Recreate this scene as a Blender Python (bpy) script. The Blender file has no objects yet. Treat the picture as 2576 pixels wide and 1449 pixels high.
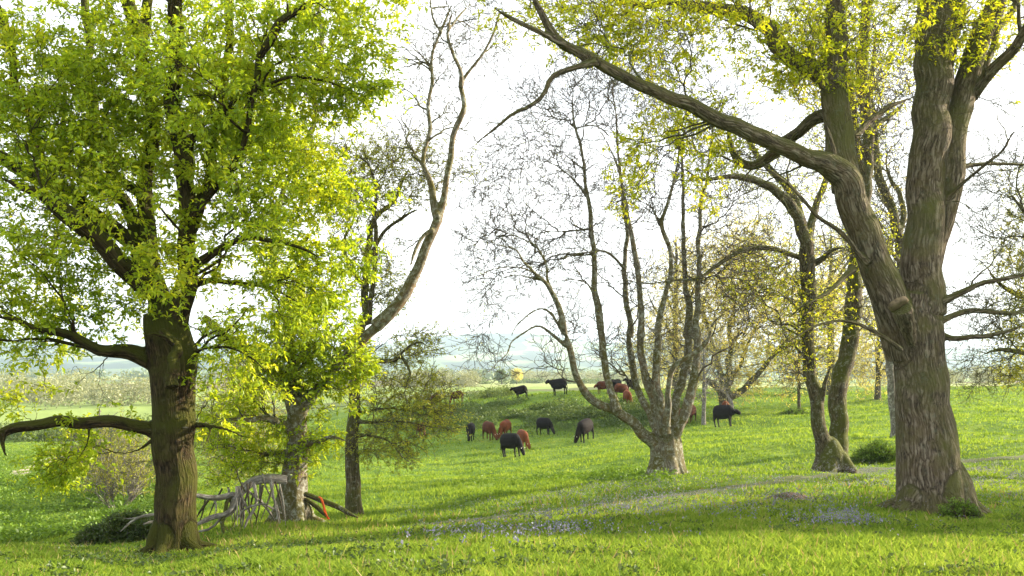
import bpy, math, random
import numpy as np
from mathutils import Vector, Matrix, kdtree
random.seed(7)
RNG = np.random.default_rng(11)
scn = bpy.context.scene
COL = scn.collection
R = math.radians

# ------------------------------------------------------------------ camera
F = 2504.4; CX = 1288.0; HY = 920.0          # focal length, centre and horizon in photo units (2576 wide)
cam_d = bpy.data.cameras.new('camera'); cam = bpy.data.objects.new('camera', cam_d); COL.objects.link(cam)
cam.location = (0, 0, 0); cam.rotation_euler = (R(90), 0, 0)
cam_d.sensor_width = 36; cam_d.lens = 35.0; cam_d.shift_y = (HY - 724.5) / 2576.0
cam_d.clip_start = 0.1; cam_d.clip_end = 30000
scn.camera = cam

# ------------------------------------------------------------------ world, sun, exposure
SUN_AZ = R(74); SUN_EL = R(20)                # azimuth clockwise from +Y (view direction)
w = bpy.data.worlds.new('World'); scn.world = w; w.use_nodes = True
nt = w.node_tree; nt.nodes.clear()
out = nt.nodes.new('ShaderNodeOutputWorld'); bg = nt.nodes.new('ShaderNodeBackground')
sky = nt.nodes.new('ShaderNodeTexSky'); sky.sky_type = 'NISHITA'; sky.sun_disc = False
sky.sun_elevation = SUN_EL; sky.sun_rotation = SUN_AZ; sky.air_density = 1.0; sky.dust_density = 3.5; sky.ozone_density = 1.0
tc = nt.nodes.new('ShaderNodeTexCoord'); mp = nt.nodes.new('ShaderNodeMapping'); mp.inputs['Scale'].default_value = (1, 1, 3)
nz = nt.nodes.new('ShaderNodeTexNoise'); nz.inputs['Scale'].default_value = 1.6; nz.inputs['Detail'].default_value = 5
rp = nt.nodes.new('ShaderNodeValToRGB')
rp.color_ramp.elements[0].position = .25; rp.color_ramp.elements[0].color = (.42, .42, .42, 1)
rp.color_ramp.elements[1].position = .65; rp.color_ramp.elements[1].color = (.95, .95, .95, 1)
mix = nt.nodes.new('ShaderNodeMixRGB'); mix.inputs['Color2'].default_value = (4.1, 4.12, 4.1, 1)  # thin bright cloud veil
L = nt.links.new
L(tc.outputs['Generated'], mp.inputs['Vector']); L(mp.outputs[0], nz.inputs['Vector']); L(nz.outputs['Fac'], rp.inputs['Fac'])
L(rp.outputs[0], mix.inputs['Fac']); L(sky.outputs[0], mix.inputs['Color1']); L(mix.outputs[0], bg.inputs['Color'])
bg.inputs['Strength'].default_value = 0.15
L(bg.outputs[0], out.inputs['Surface'])
sd = bpy.data.lights.new('sun', 'SUN'); sd.energy = 5.0; sd.angle = R(0.6); sd.color = (1.0, 0.87, 0.68)
so = bpy.data.objects.new('sun', sd); COL.objects.link(so)
sv = Vector((math.sin(SUN_AZ) * math.cos(SUN_EL), math.cos(SUN_AZ) * math.cos(SUN_EL), math.sin(SUN_EL)))
so.rotation_euler = sv.to_track_quat('Z', 'Y').to_euler()
vs = scn.view_settings; vs.view_transform = 'Standard'; vs.look = 'None'; vs.exposure = 1.82; vs.gamma = 1.0; vs.use_curve_mapping = False
cy = scn.cycles
cy.max_bounces = 8; cy.diffuse_bounces = 5; cy.transmission_bounces = 5; cy.glossy_bounces = 2; cy.volume_bounces = 1
cy.transparent_max_bounces = 4; cy.use_denoising = True; cy.caustics_reflective = False; cy.caustics_refractive = False
cy.sample_clamp_indirect = 6

# ------------------------------------------------------------------ helpers: objects
def link(o, parent=None):
    COL.objects.link(o)
    if parent is not None: o.parent = parent
    return o
def tag(o, label=None, cat=None, group=None, kind=None):
    if label: o['label'] = label
    if cat: o['category'] = cat
    if group: o['group'] = group
    if kind: o['kind'] = kind
    return o
def empty(name, loc, label, cat, group=None):
    o = bpy.data.objects.new(name, None); o.location = loc; o.empty_display_size = .3
    COL.objects.link(o); return tag(o, label, cat, group)
def mesh_np(name, V, loops, starts, totals, smooth=True):
    me = bpy.data.meshes.new(name)
    V = np.asarray(V, np.float32); loops = np.asarray(loops, np.int32)
    me.vertices.add(len(V)); me.vertices.foreach_set('co', V.ravel())
    me.loops.add(len(loops)); me.loops.foreach_set('vertex_index', loops)
    me.polygons.add(len(starts)); me.polygons.foreach_set('loop_start', np.asarray(starts, np.int32))
    me.polygons.foreach_set('loop_total', np.asarray(totals, np.int32))
    if smooth: me.polygons.foreach_set('use_smooth', np.ones(len(starts), bool))
    me.update(calc_edges=True)
    return me
def mesh_q(name, V, Q, smooth=True):         # all faces the same size
    Q = np.asarray(Q, np.int32); n, k = Q.shape
    return mesh_np(name, V, Q.ravel(), np.arange(n) * k, np.full(n, k), smooth)
def obj(name, me, mat, parent=None, off=None):
    if off is not None:
        n = len(me.vertices); a = np.empty(n * 3, np.float32); me.vertices.foreach_get('co', a)
        a = a.reshape(-1, 3) - np.asarray(off, np.float32); me.vertices.foreach_set('co', a.ravel()); me.update()
    o = bpy.data.objects.new(name, me)
    if mat is not None: me.materials.append(mat)
    return link(o, parent)
def vattr(me, name, arr):
    a = me.attributes.new(name, 'FLOAT_VECTOR', 'POINT'); a.data.foreach_set('vector', np.asarray(arr, np.float32).ravel())

# ------------------------------------------------------------------ materials
def newmat(name):
    m = bpy.data.materials.new(name); m.use_nodes = True; m.node_tree.nodes.clear(); return m, m.node_tree
def ramp(nt, fac, stops):
    r = nt.nodes.new('ShaderNodeValToRGB'); cr = r.color_ramp
    while len(cr.elements) < len(stops): cr.elements.new(.5)
    for e, (p, c) in zip(cr.elements, stops): e.position = p; e.color = (*c, 1) if len(c) == 3 else c
    nt.links.new(fac, r.inputs['Fac']); return r.outputs[0]
def noise(nt, vec, scale, detail=4, rough=.6):
    n = nt.nodes.new('ShaderNodeTexNoise'); n.inputs['Scale'].default_value = scale
    n.inputs['Detail'].default_value = detail; n.inputs['Roughness'].default_value = rough
    if vec is not None: nt.links.new(vec, n.inputs['Vector'])
    return n.outputs['Fac']
def mixc(nt, fac, a, b, mode='MIX'):
    m = nt.nodes.new('ShaderNodeMixRGB'); m.blend_type = mode
    for s, v in ((m.inputs['Fac'], fac), (m.inputs['Color1'], a), (m.inputs['Color2'], b)):
        if isinstance(v, (int, float)): s.default_value = v
        elif isinstance(v, tuple): s.default_value = (*v, 1)
        else: nt.links.new(v, s)
    return m.outputs[0]
def mth(nt, op, a, b=0.0, clamp=False):
    m = nt.nodes.new('ShaderNodeMath'); m.operation = op; m.use_clamp = clamp
    for s, v in ((m.inputs[0], a), (m.inputs[1], b)):
        if isinstance(v, (int, float)): s.default_value = v
        else: nt.links.new(v, s)
    return m.outputs[0]
def leaf_mat(name, stops, trans=.55, posscale=.5, posamt=.5, gloss=.025, fine=0):
    m, nt = newmat(name); L = nt.links.new
    g = nt.nodes.new('ShaderNodeNewGeometry')
    n = noise(nt, g.outputs['Position'], posscale, 3)
    if fine: n = mth(nt, 'ADD', mth(nt, 'MULTIPLY', n, .5), mth(nt, 'MULTIPLY', noise(nt, g.outputs['Position'], fine, 3), .5))
    n2 = mth(nt, 'MULTIPLY_ADD', n, 2.2); n2.node.inputs[2].default_value = -.6
    f = mth(nt, 'ADD', mth(nt, 'MULTIPLY', g.outputs['Random Per Island'], 1 - posamt), mth(nt, 'MULTIPLY', n2, posamt), True)
    c = ramp(nt, f, stops)
    d = nt.nodes.new('ShaderNodeBsdfDiffuse'); t = nt.nodes.new('ShaderNodeBsdfTranslucent'); s = nt.nodes.new('ShaderNodeBsdfGlossy')
    s.inputs['Roughness'].default_value = .45; s.inputs['Color'].default_value = (.8, .85, .8, 1)
    L(c, d.inputs[0]); tcx = mixc(nt, 1.0, c, (1.2, 1.12, .7), 'MULTIPLY'); L(tcx, t.inputs[0])
    m1 = nt.nodes.new('ShaderNodeMixShader'); m1.inputs[0].default_value = trans; L(d.outputs[0], m1.inputs[1]); L(t.outputs[0], m1.inputs[2])
    m2 = nt.nodes.new('ShaderNodeMixShader'); m2.inputs[0].default_value = gloss; L(m1.outputs[0], m2.inputs[1]); L(s.outputs[0], m2.inputs[2])
    o = nt.nodes.new('ShaderNodeOutputMaterial'); L(m2.outputs[0], o.inputs[0]); return m
def bark_mat(name, dark, mid, light, moss=.4, mosscol=(.075, .085, .012), lichen=.15, lichcol=(.36, .38, .33), furrow=1.0, warm=(.14, .09, .05), warmamt=.18, lich_scale=5):
    m, nt = newmat(name); L = nt.links.new
    a = nt.nodes.new('ShaderNodeAttribute'); a.attribute_name = 'bark'; vec = a.outputs['Vector']
    mp = nt.nodes.new('ShaderNodeMapping'); mp.inputs['Scale'].default_value = (1, 1, .15); L(vec, mp.inputs['Vector'])
    v = nt.nodes.new('ShaderNodeTexVoronoi'); v.feature = 'DISTANCE_TO_EDGE'; v.inputs['Scale'].default_value = 20
    wob = nt.nodes.new('ShaderNodeTexNoise'); wob.inputs['Scale'].default_value = 4; wob.inputs['Detail'].default_value = 4; L(vec, wob.inputs['Vector']); wv = mixc(nt, .09, mp.outputs[0], wob.outputs['Color'], 'ADD'); L(wv, v.inputs['Vector'])
    v1 = mth(nt, 'MULTIPLY', v.outputs['Distance'], 3.2, True)
    n1 = noise(nt, mp.outputs[0], 34, 6, .7)
    n0 = noise(nt, vec, 2.2, 5, .65)
    g = nt.nodes.new('ShaderNodeNewGeometry'); nrm = nt.nodes.new('ShaderNodeSeparateXYZ'); L(g.outputs['Normal'], nrm.inputs[0])
    rdg = mth(nt, 'MULTIPLY', mth(nt, 'ABSOLUTE', mth(nt, 'SUBTRACT', noise(nt, wv, 17, 2, .4), .5)), 4.5, True)
    h = mth(nt, 'ADD', mth(nt, 'ADD', mth(nt, 'MULTIPLY', v1, .22 * furrow), mth(nt, 'MULTIPLY', rdg, .5 * furrow)), mth(nt, 'MULTIPLY', n1, .5))
    base = ramp(nt, h, [(.30, dark), (.55, mid), (.85, light)])
    base = mixc(nt, mth(nt, 'MULTIPLY', ramp(nt, n0, [(.45, (0, 0, 0)), (.62, (1, 1, 1))]), warmamt), base, warm)
    # moss: patchy, more on upper faces
    ms = mth(nt, 'ADD', mth(nt, 'MULTIPLY', nrm.outputs['Z'], .35), mth(nt, 'MULTIPLY', noise(nt, vec, 1.1, 5, .7), 1.0))
    mf = ramp(nt, ms, [(.62 - .3 * moss, (0, 0, 0)), (.86 - .3 * moss, (1, 1, 1))])
    base = mixc(nt, mth(nt, 'MULTIPLY', mf, min(1, moss + .25)), base, mosscol)
    ln = noise(nt, vec, lich_scale, 6, .75)
    lf = ramp(nt, ln, [(.60 - .18 * lichen, (0, 0, 0)), (.74 - .18 * lichen, (1, 1, 1))])
    base = mixc(nt, mth(nt, 'MULTIPLY', lf, min(.62, lichen * 1.6)), base, lichcol)
    b = nt.nodes.new('ShaderNodeBump'); b.inputs['Strength'].default_value = .9; b.inputs['Distance'].default_value = .045 * furrow
    L(h, b.inputs['Height'])
    p = nt.nodes.new('ShaderNodeBsdfPrincipled'); p.inputs['Roughness'].default_value = .92; p.inputs['Specular IOR Level'].default_value = .15
    L(base, p.inputs['Base Color']); L(b.outputs[0], p.inputs['Normal'])
    o = nt.nodes.new('ShaderNodeOutputMaterial'); L(p.outputs[0], o.inputs[0]); return m
def plain(name, c1, c2, scale=8, rough=.85, bump=.3, dist=.02):
    m, nt = newmat(name); L = nt.links.new
    t = nt.nodes.new('ShaderNodeTexCoord'); n = noise(nt, t.outputs['Object'], scale, 5)
    c = ramp(nt, n, [(.35, c1), (.65, c2)])
    p = nt.nodes.new('ShaderNodeBsdfPrincipled'); p.inputs['Roughness'].default_value = rough; p.inputs['Specular IOR Level'].default_value = .25
    b = nt.nodes.new('ShaderNodeBump'); b.inputs['Strength'].default_value = bump; b.inputs['Distance'].default_value = dist; L(n, b.inputs['Height'])
    L(c, p.inputs['Base Color']); L(b.outputs[0], p.inputs['Normal'])
    o = nt.nodes.new('ShaderNodeOutputMaterial'); L(p.outputs[0], o.inputs[0]); return m

# ------------------------------------------------------------------ terrain
ROWS = np.array([1, 8, 12, 16, 20, 25, 30, 36, 45, 60, 72, 80, 90, 100, 115, 140, 200, 400, 1000, 2500], float)
TAB = {
 -700: [1.7,1.8,2.5,3.3,4.1,5.2,6.3,6.8,7.3,7.8,8.1,8.3,8.6,9.0,9.8,11,12,13.5,17,25],
 100: [1.6,1.75,2.35,3.05,3.80,4.85,5.6,6.2,6.8,7.3,7.76,7.9,8.2,8.6,9.3,10.7,11.5,13,17,25],
 435: [1.6,1.8,2.55,3.25,3.91,4.6,5.3,5.8,6.4,7.1,7.6,7.8,8.0,8.3,8.9,10,11,12.5,17,25],
 560: [1.6,1.7,2.25,2.95,3.67,4.24,4.85,5.3,5.9,6.8,7.4,7.6,7.7,7.9,8.4,9.2,10.2,12,17,25],
 740: [1.6,1.65,2.2,2.9,3.45,4.02,4.55,5.1,5.8,6.7,7.25,7.35,7.2,7.2,7.3,7.8,8.8,11.2,16,25],
 1000:[1.6,1.6,2.15,2.7,3.27,3.8,4.37,4.9,5.5,6.5,7.05,7.0,6.3,5.2,4.8,5.3,6.4,9.6,15.5,25],
 1290:[1.6,1.6,2.1,2.55,3.0,3.5,4.0,4.5,5.2,6.1,6.6,6.1,5.0,3.3,3.5,4.2,5.4,8,15,25],
 1500:[1.6,1.6,2.1,2.55,2.95,3.35,3.77,4.17,4.76,5.5,5.6,5.1,4.0,2.7,3.0,3.6,5.0,8,15,25],
 1700:[1.6,1.6,2.1,2.5,2.85,3.15,3.4,3.77,4.2,4.8,4.9,4.7,4.3,3.8,2.95,3.25,4.8,8.5,15,25],
 2100:[1.6,1.6,2.1,2.45,2.75,3.05,3.3,3.6,3.75,3.85,3.9,4.0,4.0,3.6,2.85,3.25,4.8,8.5,15,25],
 2400:[1.6,1.65,2.15,2.6,3.0,3.25,3.35,3.45,3.5,3.6,3.6,3.5,3.2,2.6,2.65,3.1,4.4,7.2,14,25],
 2800:[1.6,1.65,2.2,2.7,3.1,3.3,3.35,3.4,3.4,3.4,3.3,3.2,2.9,2.4,2.4,3.0,4.2,7,14,25],
 3300:[1.6,1.7,2.2,2.7,3.1,3.3,3.35,3.4,3.4,3.4,3.3,3.2,2.9,2.4,2.4,3.0,4.2,7,14,25]}
us = np.array(sorted(TAB)); T = np.array([TAB[k] for k in us], float)
GU = np.linspace(-700, 3300, 201); GL = np.linspace(math.log(1), math.log(2500), 401)
G1 = np.array([np.interp(GL, np.log(ROWS), T[i]) for i in range(len(us))])
G = np.array([np.interp(GU, us, G1[:, j]) for j in range(len(GL))]).T     # (u, logr)
def blur(a, ax, s):
    k = np.exp(-.5 * (np.arange(-3 * s, 3 * s + 1) / s) ** 2); k /= k.sum()
    a = np.moveaxis(a, ax, -1); pad = np.pad(a, [(0, 0)] * (a.ndim - 1) + [(3 * s, 3 * s)], 'edge')
    return np.moveaxis(np.apply_along_axis(lambda r: np.convolve(r, k, 'valid'), -1, pad), -1, ax)
G = blur(blur(G, 0, 4), 1, 3)
_ph = RNG.uniform(0, 6.28, 60); _dr = RNG.uniform(0, 6.28, 60)
def bumps(x, y, r):
    z = np.zeros_like(x)
    for i in range(10):
        wl = 1.3 * 1.5 ** i; k = 6.283 / wl; amp = .012 * wl ** .72
        if wl > 30: amp = .012 * 30 ** .72
        z += amp * np.sin(k * (x * math.cos(_dr[i]) + y * math.sin(_dr[i])) + _ph[i] + 1.3 * np.sin(.37 * k * (x * math.sin(_dr[i + 20]) + y * math.cos(_dr[i + 20])) + _ph[i + 20]))
    return z * np.clip((r - 4) / 30, .25, 1)
def H(x, y):
    x = np.asarray(x, float); y = np.asarray(y, float); sc = x.ndim == 0
    x = np.atleast_1d(x); y = np.atleast_1d(y)
    r = np.hypot(x, y); th = np.clip(np.arctan2(x, y), -.66, .66); rho = np.clip(r * np.cos(th), 1.0, 2499)
    u = CX + F * np.tan(th); fu = np.clip((u - GU[0]) / (GU[1] - GU[0]), 0, 199.999); fl = np.clip(np.log(rho) / (GL[1] - GL[0]), 0, 399.999)
    i = fu.astype(int); j = fl.astype(int); a = fu - i; b = fl - j
    d = (G[i, j] * (1 - a) + G[i + 1, j] * a) * (1 - b) + (G[i, j + 1] * (1 - a) + G[i + 1, j + 1] * a) * b
    z = -d + bumps(x, y, r)
    return float(z[0]) if sc else z
def hit(u, v, rmin=6.0):
    y = np.exp(np.linspace(math.log(rmin), math.log(2400), 3000)); x = (u - CX) / F * y; zr = (HY - v) / F * y
    g = H(x, y) >= zr; k = int(np.argmax(g))
    if not g.any(): k = 2000
    return float(x[k]), float(y[k]), H(float(x[k]), float(y[k]))
def W(u, v, d): return np.array([(u - CX) / F * d, d, (HY - v) / F * d])
def onground(u, d):
    x = (u - CX) / F * d; return np.array([x, d, H(x, d)])

# ground mesh: one polar sheet
th = np.concatenate([np.linspace(-math.pi, -.72, 60, endpoint=False), np.linspace(-.72, .72, 460, endpoint=False), np.linspace(.72, math.pi, 60, endpoint=False)])
rr = np.concatenate([[.3], np.exp(np.linspace(math.log(1.0), math.log(2500), 430))])
TH, RR = np.meshgrid(th, rr, indexing='ij')
X = RR * np.sin(TH); Y = RR * np.cos(TH); Z = H(X.ravel(), Y.ravel()).reshape(X.shape)
nT, nR = X.shape
idx = np.arange(nT * nR).reshape(nT, nR)
def polar_quads(idx):
    a = idx; b = np.roll(idx, -1, 0)
    return np.stack([a[:, :-1], a[:, 1:], b[:, 1:], b[:, :-1]], -1).reshape(-1, 4)
Q = polar_quads(idx)
GV = np.stack([X, Y, Z], -1).reshape(-1, 3)
gm, nt_ = newmat('meadow_ground')
g_ = nt_.nodes.new('ShaderNodeNewGeometry'); P_ = g_.outputs['Position']
n_a = noise(nt_, P_, .35, 6, .65); n_b = noise(nt_, P_, 3.5, 5, .7)
mpf = nt_.nodes.new('ShaderNodeMapping'); mpf.inputs['Scale'].default_value = (.25, 1.4, 1); nt_.links.new(P_, mpf.inputs['Vector'])
base = ramp(nt_, mth(nt_, 'ADD', mth(nt_, 'MULTIPLY', n_a, .55), mth(nt_, 'MULTIPLY', n_b, .45)), [(.36, (.050, .085, .014)), (.5, (.095, .16, .022)), (.64, (.17, .22, .035))])
# far fields: patchwork of pale green, straw and brown woods
vf = nt_.nodes.new('ShaderNodeTexVoronoi'); vf.inputs['Scale'].default_value = .0042; vf.inputs['Randomness'].default_value = .9
mf_ = nt_.nodes.new('ShaderNodeMapping'); mf_.inputs['Scale'].default_value = (1, .55, 1); nt_.links.new(P_, mf_.inputs['Vector']); nt_.links.new(mf_.outputs[0], vf.inputs['Vector'])
sp = nt_.nodes.new('ShaderNodeSeparateColor'); nt_.links.new(vf.outputs['Color'], sp.inputs[0])
fld = ramp(nt_, sp.outputs[0], [(0, (.12, .17, .05)), (.3, (.19, .25, .07)), (.5, (.27, .27, .12)), (.7, (.10, .12, .05)), (1, (.16, .12, .08))])
ln_ = nt_.nodes.new('ShaderNodeVectorMath'); ln_.operation = 'LENGTH'; nt_.links.new(P_, ln_.inputs[0])
far = ramp(nt_, mth(nt_, 'DIVIDE', ln_.outputs['Value'], 1000.0), [(.15, (0, 0, 0)), (.22, (1, 1, 1))])
base = mixc(nt_, far, base, fld)
bp = nt_.nodes.new('ShaderNodeBump'); bp.inputs['Strength'].default_value = .6; bp.inputs['Distance'].default_value = .1
nt_.links.new(n_b, bp.inputs['Height'])
p_ = nt_.nodes.new('ShaderNodeBsdfPrincipled'); p_.inputs['Roughness'].default_value = 1; p_.inputs['Specular IOR Level'].default_value = .05
nt_.links.new(base, p_.inputs['Base Color']); nt_.links.new(bp.outputs[0], p_.inputs['Normal'])
o_ = nt_.nodes.new('ShaderNodeOutputMaterial'); nt_.links.new(p_.outputs[0], o_.inputs[0])
tag(obj('ground', mesh_q('ground', GV, Q), gm), kind='structure')
# hills: the sheet goes on beyond 2500 m and climbs to a long ridge
hr = np.linspace(0, 1, 60); thh = th
TT, SS = np.meshgrid(thh, hr, indexing='ij'); RH = 2500 + 6500 * SS
prof = 118 + 14 * np.sin(TT * 9 + 1) + 9 * np.sin(TT * 23 + 2) + 5 * np.sin(TT * 51) + 26 * np.exp(-((TT + .03) / .09) ** 2) - 22 * np.exp(-((TT - .32) / .16) ** 2)
prof2 = 62 + 14 * np.sin(TT * 13 + 4) + 7 * np.sin(TT * 37)
s1_ = np.clip((RH - 3300) / 2300, 0, 1); s1_ = s1_ * s1_ * (3 - 2 * s1_); s0_ = np.exp(-((RH - 3700) / 420) ** 2)
HZ = -25 + s1_ * prof * 1.28 + s0_ * prof2 * .55 + 3 * np.sin(RH / 160 + TT * 30) * s1_
HZ[:, 0] = H(2500 * np.sin(thh), 2500 * np.cos(thh))
HV = np.stack([RH * np.sin(TT), RH * np.cos(TT), HZ], -1).reshape(-1, 3)
hm, nh = newmat('hill_fields')
gh = nh.nodes.new('ShaderNodeNewGeometry'); mh = nh.nodes.new('ShaderNodeMapping'); mh.inputs['Scale'].default_value = (1, .5, 1); nh.links.new(gh.outputs['Position'], mh.inputs['Vector'])
vh = nh.nodes.new('ShaderNodeTexVoronoi'); vh.inputs['Scale'].default_value = .0028; nh.links.new(mh.outputs[0], vh.inputs['Vector'])
sh = nh.nodes.new('ShaderNodeSeparateColor'); nh.links.new(vh.outputs['Color'], sh.inputs[0])
ch = ramp(nh, sh.outputs[0], [(0, (.04, .07, .03)), (.35, (.12, .17, .06)), (.55, (.05, .08, .035)), (.8, (.2, .22, .10)), (1, (.05, .07, .03))])
wh = ramp(nh, noise(nh, mh.outputs[0], .004, 5), [(.48, (0, 0, 0)), (.53, (1, 1, 1))])
ch = mixc(nh, wh, ch, (.022, .04, .024))
ph_ = nh.nodes.new('ShaderNodeBsdfPrincipled'); ph_.inputs['Roughness'].default_value = 1; ph_.inputs['Specular IOR Level'].default_value = 0; nh.links.new(ch, ph_.inputs['Base Color'])
oh_ = nh.nodes.new('ShaderNodeOutputMaterial'); nh.links.new(ph_.outputs[0], oh_.inputs[0])
tag(obj('hills', mesh_q('hills', HV, polar_quads(np.arange(HV.shape[0]).reshape(TT.shape))), hm), kind='structure')

# haze: even air in one closed box round everything
hx, nx = newmat('haze_air'); pv = nx.nodes.new('ShaderNodeVolumePrincipled'); pv.inputs['Color'].default_value = (.64, .79, .95, 1); pv.inputs['Density'].default_value = .00013
pv.inputs['Anisotropy'].default_value = .3
ox = nx.nodes.new('ShaderNodeOutputMaterial'); nx.links.new(pv.outputs[0], ox.inputs['Volume'])
hb = [(-9300, -9300, -30), (9300, -9300, -30), (9300, 9300, -30), (-9300, 9300, -30), (-9300, -9300, 240), (9300, -9300, 240), (9300, 9300, 240), (-9300, 9300, 240)]
tag(obj('haze', mesh_q('haze', hb, [(0, 3, 2, 1), (4, 5, 6, 7), (0, 1, 5, 4), (1, 2, 6, 5), (2, 3, 7, 6), (3, 0, 4, 7)], False), hx), kind='stuff')

# ------------------------------------------------------------------ tubes
def norm(v): return v / np.maximum(np.linalg.norm(v, axis=-1, keepdims=True), 1e-9)
def frames(P):                                # P (N,M,3)
    T_ = np.empty_like(P); T_[:, 1:-1] = P[:, 2:] - P[:, :-2]; T_[:, 0] = P[:, 1] - P[:, 0]; T_[:, -1] = P[:, -1] - P[:, -2]; T_ = norm(T_)
    n = np.cross(T_[:, 0], np.array([.31, .85, .42])); n = norm(n)
    Ns = np.empty_like(P); Ns[:, 0] = n
    for i in range(1, P.shape[1]):
        n = n - (n * T_[:, i]).sum(-1, keepdims=True) * T_[:, i]; n = norm(n); Ns[:, i] = n
    return T_, Ns, np.cross(T_, Ns)
def tubes(P, Rd, sides):                      # returns verts, quads, bark attr
    N, M, _ = P.shape; T_, A, B = frames(P)
    ang = np.arange(sides) / sides * 2 * math.pi
    ring = A[:, :, None] * np.cos(ang)[:, None] + B[:, :, None] * np.sin(ang)[:, None]
    V = P[:, :, None] + ring * Rd[:, :, None, None]
    s = np.concatenate([np.zeros((N, 1)), np.cumsum(np.linalg.norm(P[:, 1:] - P[:, :-1], axis=-1), 1)], 1)
    bk = np.empty(V.shape); bk[..., 0] = Rd[:, :, None] * np.cos(ang); bk[..., 1] = Rd[:, :, None] * np.sin(ang); bk[..., 2] = s[:, :, None]
    bk[..., :2] += (np.arange(N) * .37)[:, None, None, None]
    id_ = np.arange(N * M * sides).reshape(N, M, sides); nx_ = np.roll(id_, -1, 2)
    q = np.stack([id_[:, :-1], nx_[:, :-1], nx_[:, 1:], id_[:, 1:]], -1).reshape(-1, 4)
    return V.reshape(-1, 3), q, bk.reshape(-1, 3)
def resample(pts, rad, step=None, n=None):
    pts = np.asarray(pts, float); rad = np.asarray(rad, float)
    if len(pts) > 2:                          # Catmull-Rom
        E = np.vstack([2 * pts[0] - pts[1], pts, 2 * pts[-1] - pts[-2]]); o = []; ro = []
        for i in range(1, len(E) - 2):
            for t in np.linspace(0, 1, 9)[:-1]:
                a, b, c, d = E[i - 1], E[i], E[i + 1], E[i + 2]
                o.append(.5 * (2 * b + (c - a) * t + (2 * a - 5 * b + 4 * c - d) * t * t + (3 * b - a - 3 * c + d) * t ** 3)); ro.append(rad[i - 1] * (1 - t) + rad[i] * t)
        o.append(pts[-1]); ro.append(rad[-1]); pts = np.array(o); rad = np.array(ro)
    s = np.concatenate([[0], np.cumsum(np.linalg.norm(np.diff(pts, axis=0), axis=1))])
    if n is None: n = max(3, int(s[-1] / step) + 1)
    q = np.linspace(0, s[-1], n)
    return np.stack([np.interp(q, s, pts[:, k]) for k in range(3)], 1), np.interp(q, s, rad)

FR = {'V': (0, 0, 1), '7': (0, 0, .5557), '8': (1288, 0, .5557), '3': (0, 805, .4444), '4': (429.3, 805, .4444), '5': (1288, 805, .4444),
      '6': (1717.3, 805, .4444), 'C': (1073.3, 178.9, .531), 'G': (760.3, 268.3, .4075), 'B': (2057.2, 447.2, .3703), 'L': (1073.3, 805, .1736), 'c': (1431, 894.4, .2099)}
def limb(fr, pts, d0, d1=None, up=0.0, rough=1.0, rng=RNG, thin=1.0):
    """polyline measured on the photograph, given depth d0..d1 (metres from the camera) -> 3D centreline + radii"""
    ox, oy, s = FR[fr]; d1 = d0 if d1 is None else d1; n = len(pts)
    a = np.array([(p[0], p[1], p[2] if len(p) > 2 else np.nan) for p in pts], float)
    i = np.arange(n); ok = ~np.isnan(a[:, 2]); a[:, 2] = np.interp(i, i[ok], a[ok, 2])
    seg = np.concatenate([[0], np.cumsum(np.hypot(np.diff(a[:, 0]), np.diff(a[:, 1])))]); t = seg / seg[-1]
    d = d0 + (d1 - d0) * t
    P = np.stack([W(ox + s * a[k, 0], oy + s * a[k, 1], d[k]) for k in range(n)]); Rr = a[:, 2] * s / F * d * (1 + (thin - 1) * np.minimum(1, t * 4))
    if up:                                    # carry on above the picture
        dr = norm(P[-1] - P[-2]); dr = norm(dr + np.array([0, 0, .25]))
        for k in range(1, 4):
            P = np.vstack([P, P[-1] + dr * up / 3 + rng.normal(0, .12, 3)]); Rr = np.append(Rr, Rr[-1] * .7)
    if not up and Rr[-1] / d1 * F < 7.5 and n > 2: Rr[-1] *= .3
    P, Rr = resample(P, Rr, step=.16)
    m = len(P)                                # slight crookedness, in every direction
    if rough and m > 4:
        w_ = rng.normal(0, 1, (m, 3)); k = np.hanning(7); k /= k.sum()
        w_ = np.stack([np.convolve(np.pad(w_[:, c], 3, 'edge'), k, 'valid') for c in range(3)], 1)
        P = P + w_ * np.minimum(.06, Rr * .5)[:, None] * rough * np.sin(np.linspace(0.15, 3, m))[:, None]
    return P, Rr

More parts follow.
